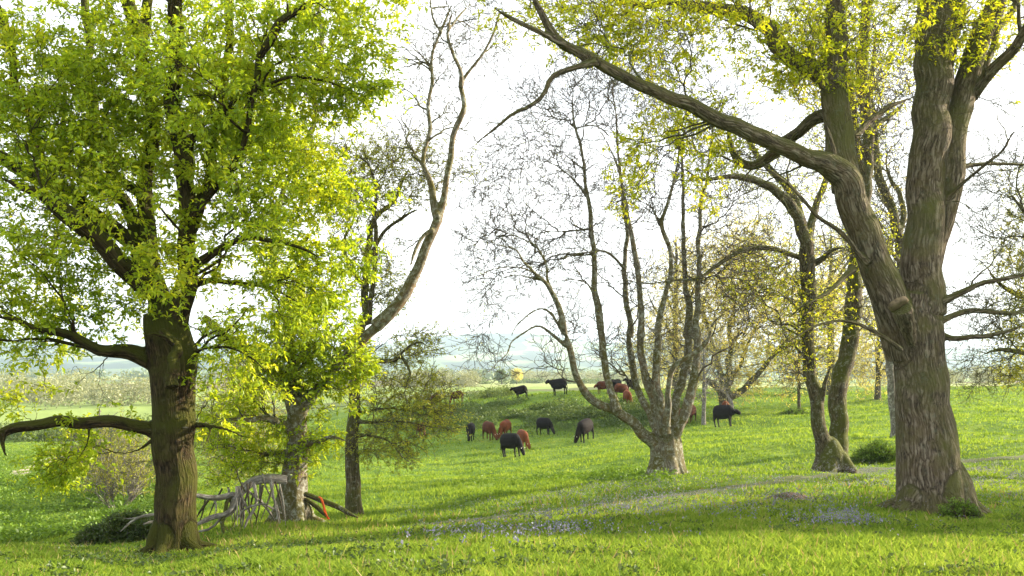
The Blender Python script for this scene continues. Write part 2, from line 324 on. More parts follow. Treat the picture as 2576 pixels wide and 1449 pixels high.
def skeleton_mesh(name, limbs, voxel, flare=None, smooth=2, lump=.06):
    """limbs joined into one bark surface with rounded crotches"""
    Vs, Qs, n0 = [], [], 0; loops = []; st = []; tot = []
    allV = []; lp = []; totals = []
    for (P, Rr) in limbs:
        sides = 16; M = len(P); V, q, _ = tubes(P[None], Rr[None], sides)
        if flare is not None and P is limbs[0][0]:
            base, hgt, amt, lob, ph = flare
            z = V[:, 2] - base; ax = np.repeat(P, sides, 0); d = V - ax; th_ = np.arctan2(d[:, 1], d[:, 0])
            e = np.exp(-np.clip(z, -.3, 9) / hgt) * amt
            k = 1 + e * (.65 + .45 * np.cos(lob * th_ + ph) + .25 * np.cos((lob + 3) * th_ + 2 * ph)) ; k += .03 * np.sin(5 * th_ + z * 1.3) + .025 * np.sin(3 * th_ - z * .9)
            V[:, :2] = ax[:, :2] + d[:, :2] * k[:, None]
        allV.append(V); lp.append((q + n0)); caps = [np.arange(sides)[::-1] + n0, np.arange(sides) + n0 + (M - 1) * sides]
        totals.append(caps); n0 += len(V)
    V = np.vstack(allV); q = np.vstack(lp); caps = [c for cc in totals for c in cc]
    loops = np.concatenate([q.ravel()] + caps); tot = np.concatenate([np.full(len(q), 4), np.full(len(caps), 16)]); st = np.concatenate([[0], np.cumsum(tot)[:-1]])
    me = mesh_np(name, V, loops, st, tot)
    o = bpy.data.objects.new('tmp', me); COL.objects.link(o)
    m = o.modifiers.new('r', 'REMESH'); m.mode = 'VOXEL'; m.voxel_size = voxel; m.use_smooth_shade = True
    if smooth: s = o.modifiers.new('s', 'SMOOTH'); s.iterations = smooth; s.factor = .5
    dg = bpy.context.evaluated_depsgraph_get(); me2 = bpy.data.meshes.new_from_object(o.evaluated_get(dg)); me2.name = name
    bpy.data.objects.remove(o); bpy.data.meshes.remove(me)
    n = len(me2.vertices); co = np.empty(n * 3, np.float32); me2.vertices.foreach_get('co', co); co = co.reshape(-1, 3)
    SP, SR, ST, SN, SB, SS_ = [], [], [], [], [], []
    for k, (P, Rr) in enumerate(limbs):
        T_, A, B = frames(P[None]); s = np.concatenate([[0], np.cumsum(np.linalg.norm(np.diff(P, axis=0), axis=1))])
        SP.append(P); SR.append(Rr); ST.append(T_[0]); SN.append(A[0]); SB.append(B[0]); SS_.append(s + k * 13.7)
    SP = np.vstack(SP).astype(np.float32); SR = np.concatenate(SR).astype(np.float32); ST = np.vstack(ST); SN = np.vstack(SN); SB = np.vstack(SB); SS_ = np.concatenate(SS_)
    near = np.empty(n, int)
    for a in range(0, n, 8000):
        c = co[a:a + 8000]; d2 = ((c ** 2).sum(1)[:, None] + (SP ** 2).sum(1)[None] - 2 * c @ SP.T); near[a:a + 8000] = np.argmin(np.sqrt(np.maximum(d2, 0)) - SR[None], 1)
    d = co - SP[near]; bk = np.stack([(d * SN[near]).sum(1), (d * SB[near]).sum(1), SS_[near] + (d * ST[near]).sum(1)], 1)
    # gentle swellings and burrs
    nrm = np.empty(n * 3, np.float32); me2.vertices.foreach_get('normal', nrm); nrm = nrm.reshape(-1, 3)
    rr_ = SR[near]; ph = _ph
    lum = np.sin(bk[:, 2] * 2.1 + 9 * bk[:, 0] / np.maximum(rr_, .03) * .3 + ph[0]) + np.sin(bk[:, 2] * 5.3 + ph[1] + 3 * bk[:, 1] / np.maximum(rr_, .03)) * .6
    co = co + nrm * (lum * lump * np.minimum(rr_, .4))[:, None]
    me2.vertices.foreach_set('co', co.astype(np.float32).ravel()); me2.update(); vattr(me2, 'bark', bk)
    return me2

# ------------------------------------------------------------------ branch growth towards points of the crown
RMIN = [.002]
class Nodes:
    def __init__(s): s.P = np.zeros((0, 3)); s.T = np.zeros((0, 3)); s.R = np.zeros(0)
    def add(s, P, T_, Rr): s.P = np.vstack([s.P, P]); s.T = np.vstack([s.T, T_]); s.R = np.concatenate([s.R, Rr])
def blob_points(blobs, n, rng, depth):
    w_ = np.array([b[2] ** 2.5 * (b[3] if len(b) > 3 else 1) for b in blobs], float); w_ /= w_.sum()
    k = rng.choice(len(blobs), n, p=w_); out = []
    v = rng.normal(0, .56, (n, 3)); v *= np.minimum(1, 1.45 / np.linalg.norm(v, axis=1, keepdims=True))
    c = np.array([W(b[0], b[1], depth + (b[4] if len(b) > 4 else 0)) for b in blobs])[k]; r = np.array([b[2] / F * depth for b in blobs])[k]
    v[:, 1] *= np.where(np.array([b[4] if len(b) > 4 else 0 for b in blobs])[k] == 0, 1.5, 1.0)
    return c + v * r[:, None]
def grow(nodes, targets, M, rng, k=24, r_at=.012, r_tip=.002, droop=0.0, wig=.10, ang=1.35, full=False, maxlen=None, rpar=.72):
    N = len(targets)
    if full:
        D = targets[:, None] - nodes.P[None]; d = np.linalg.norm(D, axis=2); c = (D * nodes.T[None]).sum(2) / np.maximum(d, 1e-6)
        best = np.argmin((d + .15) * (ang - c) + 0 * d, 1)
    else:
        kd = kdtree.KDTree(len(nodes.P))
        for i, p in enumerate(nodes.P.tolist()): kd.insert(p, i)
        kd.balance(); best = np.empty(N, int)
        for i, t in enumerate(targets.tolist()):
            f = kd.find_n(t, k); ii = [a[1] for a in f]; D = targets[i] - nodes.P[ii]; d = np.linalg.norm(D, axis=1)
            c = (D * nodes.T[ii]).sum(1) / np.maximum(d, 1e-6); best[i] = ii[int(np.argmin((d + .02) * (ang - c)))]
    A = nodes.P[best]; Tn = nodes.T[best]; D = targets - A; Ln = np.linalg.norm(D, axis=1, keepdims=True); dr = D / np.maximum(Ln, 1e-6)
    if maxlen is not None: keep = (Ln[:, 0] < maxlen) & (Ln[:, 0] > .02); A, Tn, D, Ln, dr, best = A[keep], Tn[keep], D[keep], Ln[keep], dr[keep], best[keep]; N = len(A)
    B = A + dr * Ln; m0 = norm(Tn * .55 + dr * .7) * Ln; m1 = norm(dr + np.array([0, 0, droop])) * Ln
    t = np.linspace(0, 1, M)[None, :, None]
    P = (2 * t ** 3 - 3 * t ** 2 + 1) * A[:, None] + (t ** 3 - 2 * t ** 2 + t) * m0[:, None] + (-2 * t ** 3 + 3 * t ** 2) * B[:, None] + (t ** 3 - t ** 2) * m1[:, None]
    wv = np.cumsum(rng.normal(0, 1, (N, M, 3)), 1); wv -= wv[:, :1] + (wv[:, -1:] - wv[:, :1]) * t
    P = P + wv * (wig * Ln[:, None] / math.sqrt(M)) * np.array([1, 1, .8])
    r0 = np.minimum(nodes.R[best] * rpar, r_at * Ln[:, 0] + r_tip * 1.3)
    Rr = r0[:, None] * (1 - t[:, :, 0]) ** .8 + np.minimum(r_tip, r0)[:, None] * t[:, :, 0] ** .8
    Rr = np.maximum(Rr, RMIN[0])
    T_ = norm(np.gradient(P, axis=1)); new = Nodes(); new.add(P[:, 1:].reshape(-1, 3), T_[:, 1:].reshape(-1, 3), Rr[:, 1:].ravel())
    return P, Rr, new
def join_tubes(name, parts):
    Vs, Qs, Bs, n = [], [], [], 0
    for P, Rr, s in parts:
        V, q, b = tubes(P, Rr, s); Vs.append(V); Qs.append(q + n); Bs.append(b); n += len(V)
    me = mesh_q(name, np.vstack(Vs), np.vstack(Qs)); vattr(me, 'bark', np.vstack(Bs)); return me

def leaf_quads(C, Dn, per, size, rng, spread=.9, width=.42, droop=-.15, sizevar=.35):
    """C cluster centres, Dn direction of the shoot; every leaf a folded kite of two faces"""
    N = len(C); n = N * per
    c = np.repeat(C, per, 0); dn = np.repeat(Dn, per, 0)
    d = norm(dn * .55 + rng.normal(0, spread, (n, 3)) * np.array([1, 1, .75]) + np.array([0, 0, droop + .15]))
    s = size * (1 + rng.normal(0, sizevar, n)).clip(.35, 2)[:, None]
    side = norm(np.cross(d, rng.normal(0, 1, (n, 3)) * .6 + np.array([0, 0, 1]))); up = np.cross(side, d)
    p0 = c + d * s * .12 + rng.normal(0, 1, (n, 3)) * size * .25
    mid = p0 + d * s * .55; tip = p0 + d * s + np.array([0, 0, -1]) * s * .18
    l = mid + side * s * width * .5 + up * s * .1; r_ = mid - side * s * width * .5 + up * s * .1
    V = np.stack([p0, l, tip, r_], 1).reshape(-1, 3); b = np.arange(n)[:, None] * 4
    q = np.concatenate([b + [0, 1, 2], b + [0, 2, 3]], 1).reshape(-1, 3)
    return V, q
def roots(b, r0, reach, n, seed, ph=0.0):
    rg = np.random.default_rng(seed); o = []
    for k in range(n):
        a = ph + k / n * 6.283 + rg.uniform(-.25, .25); rc = reach * rg.uniform(.75, 1.2); c = np.array([math.cos(a), math.sin(a)]); P = []
        for f, zz in ((.35, .68), (.62, .45), (.85, .26), (1.0, .14), (1.25, .05), (1.6, -.06)):
            q = b[:2] + c * (r0 * f if f <= 1 else r0 + (rc - r0) * (f - 1) / .6) + rg.normal(0, .015, 2); P.append((q[0], q[1], H(q[0], q[1]) + zz * reach))
        o.append(resample(np.array(P), np.array([.40, .38, .32, .26, .18, .07]) * r0 * rg.uniform(.85, 1.2), step=.1))
    return o
def make_tree(label, cat, base, limbs, bark, leafmat, blobs, depth, counts, rng, voxel=.04, flare=None, leaf=None, group=None, twig=None, droop=(0, 0, 0), extra_nodes=True, wig=(.10, .10, .10), blobs_bare=None, name='tree', radii=((.013, .006), (.010, .003), (.007, .0018)), smooth=2, lump=.05, leafpos=(1.0, .7), ang=1.35, twigmat=None, clump=.5):
    root = empty(name, base, label, cat, group)
    RMIN[0] = depth * (.00019 if depth < 60 else .00013)
    me = skeleton_mesh('trunk', limbs, voxel, flare, smooth, lump); obj('trunk', me, bark, root, base)
    nd = Nodes()
    for i, (P, Rr) in enumerate(limbs):
        T_, _, _ = frames(P[None]); m = (P[:, 2] > base[2] + 1.5) & (Rr < .45); nd.add(P[m], T_[0][m], Rr[m])
    parts = []; all_ = nd; n1, n2, n3 = counts; bb = blobs + (blobs_bare or [])
    s = Nodes(); s.add(nd.P, nd.T, nd.R); a = Nodes(); far_ok = depth / 7.0
    for fr_ in (.12, .28, .6):
        t1 = blob_points(bb, int(n1 * fr_), rng, depth); P, Rr, a_ = grow(s, t1, 12, rng, full=True, r_at=radii[0][0], r_tip=radii[0][1], wig=wig[0], droop=droop[0], ang=1.6, maxlen=max(4.5, far_ok)); parts.append((P, Rr, 6))
        s.add(a_.P, a_.T, a_.R); a.add(a_.P, a_.T, a_.R)
    s2 = Nodes(); s2.add(a.P, a.T, a.R)
    for fr_ in (.12, .3, .58):
        t2 = blob_points(bb, int(n2 * fr_), rng, depth); P, Rr, b = grow(s, t2, 8, rng, r_at=radii[1][0], r_tip=radii[1][1], wig=wig[1], droop=droop[1], maxlen=max(2.2, depth / 9), ang=ang); parts.append((P, Rr, 4))
        s.add(b.P, b.T, b.R); s2.add(b.P, b.T, b.R)
    tips = P[:, -1]; Pa = []
    for fr_ in (.3, .7):
        t3 = blob_points(bb, int(n3 * fr_), rng, depth); m_ = rng.random(len(t3)) < clump
        t3[m_] = tips[(rng.random(m_.sum()) ** 1.5 * len(tips)).astype(int)] + rng.normal(0, .011 * depth, (m_.sum(), 3)) * np.array([1.15, 1.15, .5]); P, Rr, c = grow(s2, t3, 5, rng, k=16, r_at=radii[2][0], r_tip=radii[2][1], wig=wig[2], droop=droop[2], maxlen=.7 + depth / 55, ang=ang); parts.append((P, Rr, 3)); Pa.append(P); s2.add(c.P[::2], c.T[::2], c.R[::2])
    P = np.vstack(Pa)
    me = join_tubes('branches', parts); obj('branches', me, twigmat or bark, root, base)
    if leaf and leafmat:
        per, size, dens = leaf['per'], leaf['size'], leaf.get('dens', 1)
        ends = P
        if blobs_bare: 
            cc = np.array([W(q[0], q[1], depth) for q in blobs]); rad = np.array([q[2] / F * depth for q in blobs])
            E = P[:, -1]; ok = (np.linalg.norm((E[:, None] - cc[None])[..., [0, 2]], axis=2) < rad[None] * 1.1).any(1); ends = P[ok]
        if dens < 1: ends = ends[rng.random(len(ends)) < dens]
        Cs, Ds = [], []
        for t in leafpos:
            x = t * 4; i = min(3, int(x)); f = x - i; Cs.append(ends[:, i] * (1 - f) + ends[:, i + 1] * f); Ds.append(norm(ends[:, i + 1] - ends[:, i]))
        V, q = leaf_quads(np.vstack(Cs), np.vstack(Ds), per, size, rng, **leaf.get('kw', {}))
        obj('crown', mesh_q('crown', V, q, False), leafmat, root, base)
    return root

# ------------------------------------------------------------------ bark and leaf materials
bk_oak = bark_mat('bark_oak_mossy', (.007, .004, .002), (.032, .021, .010), (.072, .050, .025), moss=.85, mosscol=(.040, .043, .005), lichen=.05)
bk_oak2 = bark_mat('bark_oak_grey', (.038, .029, .020), (.125, .098, .068), (.235, .195, .145), moss=.62, mosscol=(.075, .078, .02), lichen=.22, lichcol=(.15, .18, .135), furrow=1.0, warm=(.15, .10, .055), warmamt=.35)
bk_grey = bark_mat('bark_pale_lichened', (.09, .075, .055), (.25, .215, .165), (.42, .385, .32), moss=.78, mosscol=(.085, .078, .022), lichen=.6, lichcol=(.42, .44, .39), furrow=.45, lich_scale=8, warm=(.20, .115, .055), warmamt=.6)
bk_mid = bark_mat('bark_midtone', (.03, .024, .016), (.11, .088, .058), (.20, .165, .12), moss=.7, mosscol=(.065, .072, .012), lichen=.35, lich_scale=8, lichcol=(.36, .38, .32), furrow=.7)
bk_pale = bark_mat('bark_birch', (.10, .09, .075), (.36, .34, .30), (.58, .56, .52), moss=.1, lichen=.4, lichcol=(.6, .6, .56), furrow=.3)
bk_dead = bark_mat('deadwood', (.12, .11, .10), (.33, .31, .285), (.58, .56, .54), moss=.1, lichen=.3, lichcol=(.6, .6, .58), furrow=.5, warm=(.20, .13, .09), warmamt=.25)
bk_twigp = bark_mat('twig_bark_pale', (.075, .062, .048), (.155, .13, .10), (.27, .235, .185), moss=.1, lichen=.3, furrow=.2)
bk_twig = bark_mat('twig_bark', (.05, .038, .026), (.13, .10, .07), (.22, .175, .12), moss=.3, lichen=.3, furrow=.2)
lf_oak = leaf_mat('leaves_oak_spring', [(.0, (.15, .25, .014)), (.35, (.28, .40, .018)), (.65, (.44, .52, .022)), (1, (.64, .60, .03))], trans=.62, posscale=.55, posamt=.55)
lf_oak2 = leaf_mat('leaves_oak_young', [(.0, (.28, .36, .012)), (.5, (.48, .54, .016)), (1, (.68, .58, .03))], trans=.58, posscale=.8)
lf_olive = leaf_mat('leaves_olive', [(.0, (.18, .22, .025)), (.5, (.32, .35, .04)), (1, (.50, .45, .06))], trans=.55, posscale=.5)
lf_yellow = leaf_mat('leaves_yellow_far', [(.0, (.34, .36, .08)), (.5, (.54, .50, .13)), (1, (.70, .56, .18))], trans=.5, posscale=.25)
lf_bush = leaf_mat('leaves_bramble', [(.0, (.035, .06, .015)), (.5, (.06, .10, .02)), (1, (.13, .15, .04))], trans=.3, posscale=1.5)
lf_nettle = leaf_mat('leaves_nettle', [(.0, (.06, .12, .012)), (.5, (.11, .20, .018)), (1, (.20, .30, .03))], trans=.4, posscale=.8)

# ------------------------------------------------------------------ TREE: big oak on the left
rg = np.random.default_rng(101); dA = 20.0; b = onground(436, dA)
A_tr = limb('3', [(985, 1480, 125), (985, 1372, 118), (985, 1300, 112), (988, 1200, 110), (990, 1100, 110), (990, 900, 110), (990, 700, 116), (994, 600, 128), (988, 500, 120), (980, 350, 122), (976, 250, 138), (955, 150, 130), (942, 50, 122), (930, -40, 110)], dA, rough=.6)
A = [A_tr,
 limb('7', [(775, 1600, 40), (785, 1500, 62), (808, 1400, 60), (838, 1310, 52), (852, 1230, 44), (850, 1100, 40), (852, 980, 39), (848, 860, 38), (830, 700, 40), (800, 570, 38), (775, 470, 36), (790, 330, 35), (798, 180, 34), (795, 60, 33), (800, 0, 30)], dA, dA - .6, up=3),
 limb('7', [(765, 1540, 50), (755, 1460, 60), (718, 1370, 52), (680, 1250, 48), (640, 1180, 42), (615, 1040, 34), (575, 960, 32), (540, 905, 32), (480, 850, 24), (435, 770, 20), (350, 735, 16), (260, 700, 15), (200, 640, 12)], dA, dA + 1.6),
 limb('7', [(690, 1330, 50), (600, 1240, 46), (540, 1190, 46), (470, 1120, 46), (390, 1040, 44), (330, 980, 44), (260, 930, 38), (190, 880, 26), (100, 850, 18), (0, 800, 12)], dA, dA - 1.8),
 limb('7', [(690, 1180, 38), (600, 1100, 36), (520, 1050, 36), (440, 980, 36), (350, 905, 35), (250, 850, 35), (150, 785, 34), (60, 735, 32), (-40, 690, 28), (-200, 640, 20)], dA + .6, dA + 1.5),
 limb('7', [(690, 1240, 42), (670, 1100, 38), (655, 930, 36), (660, 800, 34), (690, 640, 30), (690, 500, 26), (650, 320, 26), (640, 200, 30), (610, 90, 32), (575, 0, 30)], dA + .4, dA + 1.2, up=2.5),
 limb('7', [(640, 220, 26), (655, 100, 24), (660, 0, 22)], dA + 1.2, dA + 1.5, up=2),
 limb('7', [(640, 880, 26), (520, 800, 24), (450, 640, 22), (420, 450, 20), (400, 300, 20), (395, 120, 19), (385, 0, 18)], dA + 1.1, dA + 2.5, up=2),
 limb('7', [(300, 880, 26), (200, 750, 26), (150, 600, 20), (80, 420, 18), (60, 250, 18), (30, 110, 20), (-20, 30, 18)], dA + 1.2, dA + .5, up=2),
 limb('7', [(850, 1080, 30), (905, 930, 28), (950, 800, 26), (965, 640, 22), (990, 540, 20), (1010, 380, 18), (1040, 200, 18), (1045, 90, 18), (1035, 0, 16)], dA - .2, dA + 1.0, up=2),
 limb('7', [(855, 1000, 26), (930, 900, 20), (1020, 800, 16), (1100, 660, 14), (1150, 430, 14), (1170, 260, 18), (1225, 170, 22), (1270, 100, 20), (1360, 40, 14), (1450, -20, 10)], dA - .3, dA - 1.2),
 limb('7', [(850, 1220, 28), (960, 1150, 18), (1090, 1080, 14), (1230, 1090, 11), (1380, 1130, 8), (1490, 1200, 5)], dA, dA - 1.5),
 limb('7', [(850, 1310, 24), (930, 1270, 16), (1060, 1280, 12), (1220, 1300, 9), (1400, 1400, 6)], dA, dA + .8),
 limb('7', [(840, 700, 22), (890, 600, 14), (1000, 500, 11), (1150, 420, 10), (1300, 350, 9), (1480, 370, 7), (1620, 430, 4)], dA - .2, dA - 1.0),
 limb('3', [(880, 235, 62), (760, 190, 48), (640, 172, 38), (540, 145, 32), (460, 112, 29), (350, 80, 26), (200, 50, 20), (90, 0, 15), (-60, -20, 10)], dA, dA - 1.4),
 limb('3', [(930, 650, 58), (850, 612, 42), (740, 588, 37), (640, 574, 36), (520, 572, 35), (400, 576, 34), (280, 572, 32), (150, 592, 31), (50, 620, 30), (-60, 690, 22)], dA, dA - .9),
 limb('3', [(20, 640, 16), (14, 720, 12), (30, 760, 7), (65, 800, 4)], dA - .85, dA - .9, rough=.5),
 limb('3', [(1070, 600, 22), (1150, 590, 11), (1190, 605, 9), (1180, 670, 7), (1120, 770, 4)], dA, dA - .7),
 limb('3', [(1100, 596, 18), (1200, 600, 9), (1300, 625, 8), (1380, 660, 6), (1470, 680, 4)], dA, dA - 1.0),
 limb('3', [(1060, 215, 40), (1095, 165, 12), (1150, 95, 10), (1240, 60, 8), (1310, 30, 6)], dA, dA + .5),
 limb('3', [(1080, 215, 26), (1130, 170, 10), (1200, 155, 9), (1320, 162, 8), (1450, 235, 7), (1560, 350, 5), (1700, 480, 4)], dA, dA - 1.2),
 limb('3', [(500, 575, 13), (502, 640, 8), (490, 710, 6), (440, 790, 5), (440, 830, 3)], dA - .4, dA - .8),
 limb('3', [(860, 680, 12), (780, 740, 6), (690, 760, 5), (640, 780, 3)], dA, dA + .5)]
A_bl = [(60, 120, 112, 1.0), (190, 170, 112, 1.0), (310, 190, 101, 1.0), (60, 300, 124, 1.0), (180, 320, 124, 1.0), (330, 320, 124, 1.0), (470, 130, 118, 1.0), (620, 120, 112, 1.0), (480, 270, 124, 1.0), (620, 260, 124, 1.0), (750, 200, 118, 1.0), (860, 230, 89, 1.0), (900, 270, 52, 1.0),
 (760, 60, 124, 1.0), (890, 40, 101, 1.0), (1000, 20, 43, 0.6), (600, 420, 129, 1.0), (760, 430, 118, 1.0), (860, 480, 75, 0.6), (700, 560, 105, 0.6), (560, 560, 90, 0.6), (430, 470, 89, 0.7), (250, 430, 101, 1.0), (90, 450, 112, 1.0), (70, 600, 106, 0.7), (230, 600, 89, 0.5),
 (400, 640, 79, 0.7), (560, 700, 85, 0.6), (690, 710, 95, 0.6), (790, 730, 85, 0.6), (830, 800, 71, 0.6), (640, 830, 80, 0.6), (60, 760, 112, 1.0), (200, 760, 89, 1.0), (320, 790, 67, 1.0), (110, 860, 79, 1.0), (30, 930, 48, 0.6), (210, 890, 43, 0.6),
 (350, 60, 67, 0.7), (200, 20, 67, 0.6), (60, 20, 48, 0.6), (150, 1180, 52, 1.0), (250, 990, 38, 0.35), (600, 930, 60, 0.42), (540, 860, 60, 0.6), (150, 640, 67, 0.5), (700, 1000, 42, 0.24), (560, 980, 60, 0.36), (560, 1050, 47, 0.24), (120, 930, 48, 0.5), (190, 1060, 48, 0.5),
 (930, 120, 67, 1.0), (960, 220, 38, 1.0), (900, 620, 60, 0.6), (880, 700, 60, 0.6), (860, 640, 71, 0.6), (760, 640, 80, 0.6), (-90, 200, 124, 0.5), (-100, 500, 135, 0.5), (-110, 800, 112, 0.4), (150, -110, 168, 0.35), (450, -130, 180, 0.35), (750, -120, 168, 0.35), (450, 200, 114, 0.5, -2.6), (650, 500, 102, 0.3, -2.8), (200, 500, 114, 0.5, -2.6), (350, 350, 152, 0.35, 3), (650, 350, 142, 0.35, 3), (100, 300, 114, 0.4, 3)]
A_bl += [(150, 1175, 60, 1.6), (210, 1120, 40, .8), (430, 760, 50, .7, -1.6), (400, 690, 60, .7, -1.8), (480, 620, 60, .6, -1.8), (40, 1010, 50, .8), (300, 1060, 45, .5)]
A += roots(b, .46, 1.05, 7, 1, .4)
treeA = make_tree('large mossy oak at left, thick upright trunk, long low limb reaching left, bright green leaves', 'tree', b, A, bk_oak, lf_oak, A_bl, dA, (300, 3000, 9500), rg,
 voxel=.028, flare=(b[2] + .05, .40, .45, 4, .6), leaf=dict(per=5, size=.088, kw=dict(width=.44, sizevar=.45)), radii=((.011, .005), (.008, .0028), (.006, .0016)), name='oak_tree', lump=.05, droop=(-.1, -.1, -.15), leafpos=(1.0, .72, .42), clump=.78, twigmat=bk_oak)
sn = limb('3', [(975, 380, 40), (962, 330, 36), (968, 270, 34), (955, 220, 36), (985, 180, 32), (975, 130, 28), (935, 90, 22), (915, 60, 18)], dA - 1.25, dA - 1.0, rough=2.2)
obj('broken_snag', skeleton_mesh('broken_snag', [sn, limb('3', [(985, 140, 16), (930, 92, 12), (880, 78, 9), (810, 84, 5)], dA - 1.2, dA - 1.4)], .02, None, 1, .10), bk_oak, treeA, b)
kn = limb('3', [(1048, 625, 24), (1046, 615, 26), (1045, 605, 20)], dA - 1.02, dA - 1.06, rough=0)
bm_ring = []
for k in range(25):
    a_ = k / 24 * 2 * math.pi; bm_ring.append((1046 + 19 * math.cos(a_), 608 + 21 * math.sin(a_), 7))
obj('bark_knot', join_tubes('bark_knot', [(p[None], r_[None], 8) for p, r_ in [limb('3', bm_ring, dA - .99, dA - .99, rough=0)]]), bk_oak2, treeA, b)

# ------------------------------------------------------------------ TREE: big oak on the right
rg = np.random.default_rng(202); dB = 20.0; b = onground(2358, dB)
B_tr = limb('6', [(1430, 1220, 190), (1430, 1130, 182), (1425, 1050, 180), (1415, 970, 176), (1405, 880, 172), (1388, 760, 165), (1376, 650, 158), (1362, 520, 150), (1352, 400, 148), (1345, 300, 146), (1335, 180, 142), (1325, 60, 140), (1320, -40, 128), (1335, -140, 112)], dB, rough=.5)
B = [B_tr,
 limb('8', [(1860, 1420, 98), (1862, 1320, 93), (1852, 1200, 90), (1860, 1100, 88), (1872, 950, 84), (1876, 800, 80), (1880, 650, 80), (1896, 500, 82), (1905, 350, 84), (1918, 200, 92), (1930, 90, 84), (1915, 0, 62)], dB, dB + .2, up=3),
 limb('8', [(1960, 220, 50), (2000, 90, 45), (2020, 0, 38)], dB + .2, dB + .6, up=3),
 limb('8', [(1870, 1320, 46), (1892, 1200, 56), (1915, 1080, 62), (1942, 970, 60), (1966, 880, 58), (1980, 780, 58), (1998, 660, 58), (2018, 550, 57), (2048, 400, 53), (2100, 260, 48), (2145, 110, 48), (2195, 0, 42)], dB + .12, dB + .3, up=3),
 limb('8', [(2085, 440, 26), (2135, 370, 25), (2190, 310, 25), (2260, 230, 24), (2320, 140, 22), (2400, 40, 18)], dB + .3, dB - 1.0),
 limb('8', [(2130, 370, 18), (2150, 270, 17), (2190, 180, 17), (2240, 90, 16), (2290, 0, 14)], dB + .2, dB + 1.2, up=1.5),
 limb('8', [(1790, 1600, 96), (1755, 1480, 92), (1715, 1370, 88), (1680, 1280, 88), (1640, 1180, 86), (1600, 1080, 84), (1562, 980, 82), (1530, 880, 80), (1495, 800, 76), (1450, 745, 68), (1390, 712, 58), (1325, 690, 51), (1250, 668, 48), (1130, 630, 45), (1000, 580, 42), (870, 518, 40), (750, 448, 37), (620, 402, 35), (480, 342, 32), (350, 272, 29), (250, 220, 27), (180, 150, 25), (130, 60, 21), (100, 0, 17)], dB, dB - 2.6, up=1.5, thin=.84),
 limb('8', [(1520, 860, 74), (1500, 740, 68), (1482, 640, 64), (1466, 500, 60), (1456, 350, 56), (1460, 200, 50), (1464, 80, 46), (1466, 0, 42)], dB - .6, dB - .2, up=3),
 limb('8', [(330, 262, 20), (260, 215, 16), (190, 180, 14), (120, 140, 13), (50, 110, 12), (-20, 80, 11), (-100, 20, 9)], dB - 2.3, dB - 2.8),
 limb('8', [(380, 285, 18), (290, 305, 14), (205, 335, 13), (165, 375, 12), (140, 430, 11), (70, 480, 10), (10, 505, 9), (-50, 560, 8), (-100, 600, 7), (-150, 640, 5), (-230, 710, 3)], dB - 2.3, dB - 2.7),
 limb('8', [(70, 478, 7), (50, 500, 6), (20, 510, 4)], dB - 2.5, dB - 2.5),
 limb('8', [(1455, 400, 50), (1410, 350, 42), (1340, 300, 38), (1270, 250, 40), (1205, 190, 40), (1165, 130, 36), (1090, 80, 34), (1000, 55, 30), (900, 38, 28), (800, 20, 24), (700, 0, 20)], dB - .4, dB + 1.5, up=1),
 limb('8', [(1420, 520, 32), (1360, 545, 30), (1290, 600, 28), (1230, 640, 26), (1165, 710, 24), (1120, 745, 22), (1070, 750, 20), (1010, 705, 17), (990, 640, 14), (970, 560, 10)], dB, dB + 2.0),
 limb('8', [(1610, 1190, 18), (1570, 1150, 13), (1530, 1090, 12), (1460, 1030, 11), (1380, 975, 10), (1320, 900, 9), (1260, 840, 9), (1180, 780, 8), (1120, 735, 6)], dB - .7, dB - 1.9),
 limb('8', [(1460, 690, 12), (1440, 620, 10), (1420, 570, 8), (1405, 530, 5)], dB - 1.1, dB - 1.3),
 limb('8', [(1910, 1380, 26), (1980, 1350, 17), (2060, 1310, 14), (2130, 1275, 12), (2230, 1255, 12), (2320, 1240, 10), (2450, 1200, 7)], dB - .2, dB - 1.0),
 limb('8', [(1910, 1470, 20), (1990, 1430, 14), (2060, 1410, 13), (2160, 1412, 12), (2260, 1418, 11), (2350, 1395, 9), (2450, 1380, 7)], dB, dB + 1.4),
 limb('6', [(1440, 70, 26), (1500, 98, 18), (1560, 112, 17), (1640, 96, 16), (1720, 84, 15), (1800, 68, 13), (1870, 58, 11), (1940, 20, 9)], dB, dB - 1.2),
 limb('8', [(2010, 760, 18), (2090, 748, 10), (2180, 742, 9), (2320, 748, 7), (2400, 740, 5)], dB + .2, dB + 1),
 limb('8', [(1965, 905, 20), (2010, 860, 10), (2060, 815, 9), (2150, 742, 8), (2215, 690, 7), (2260, 610, 6), (2320, 545, 4)], dB, dB - 1.5),
 limb('6', [(1240, 170, 16), (1170, 120, 13), (1080, 60, 12), (980, 20, 11), (880, 5, 10), (800, 15, 9), (700, 60, 8), (600, 120, 7), (480, 140, 4)], dB - 1.0, dB - 2.4),
 limb('6', [(1120, 90, 7), (1040, 78, 6), (960, 90, 6), (880, 150, 5), (800, 200, 5), (700, 215, 3)], dB - 1.4, dB - 2.2),
 limb('8', [(1545, 1220, 20), (1500, 1260, 13), (1440, 1320, 10), (1380, 1350, 8), (1300, 1400, 5)], dB - .7, dB - 2.0),
 limb('8', [(1540, 620, 20), (1580, 590, 17), (1640, 530, 14), (1720, 480, 12), (1810, 440, 10)], dB + .3, dB + 1.4)]
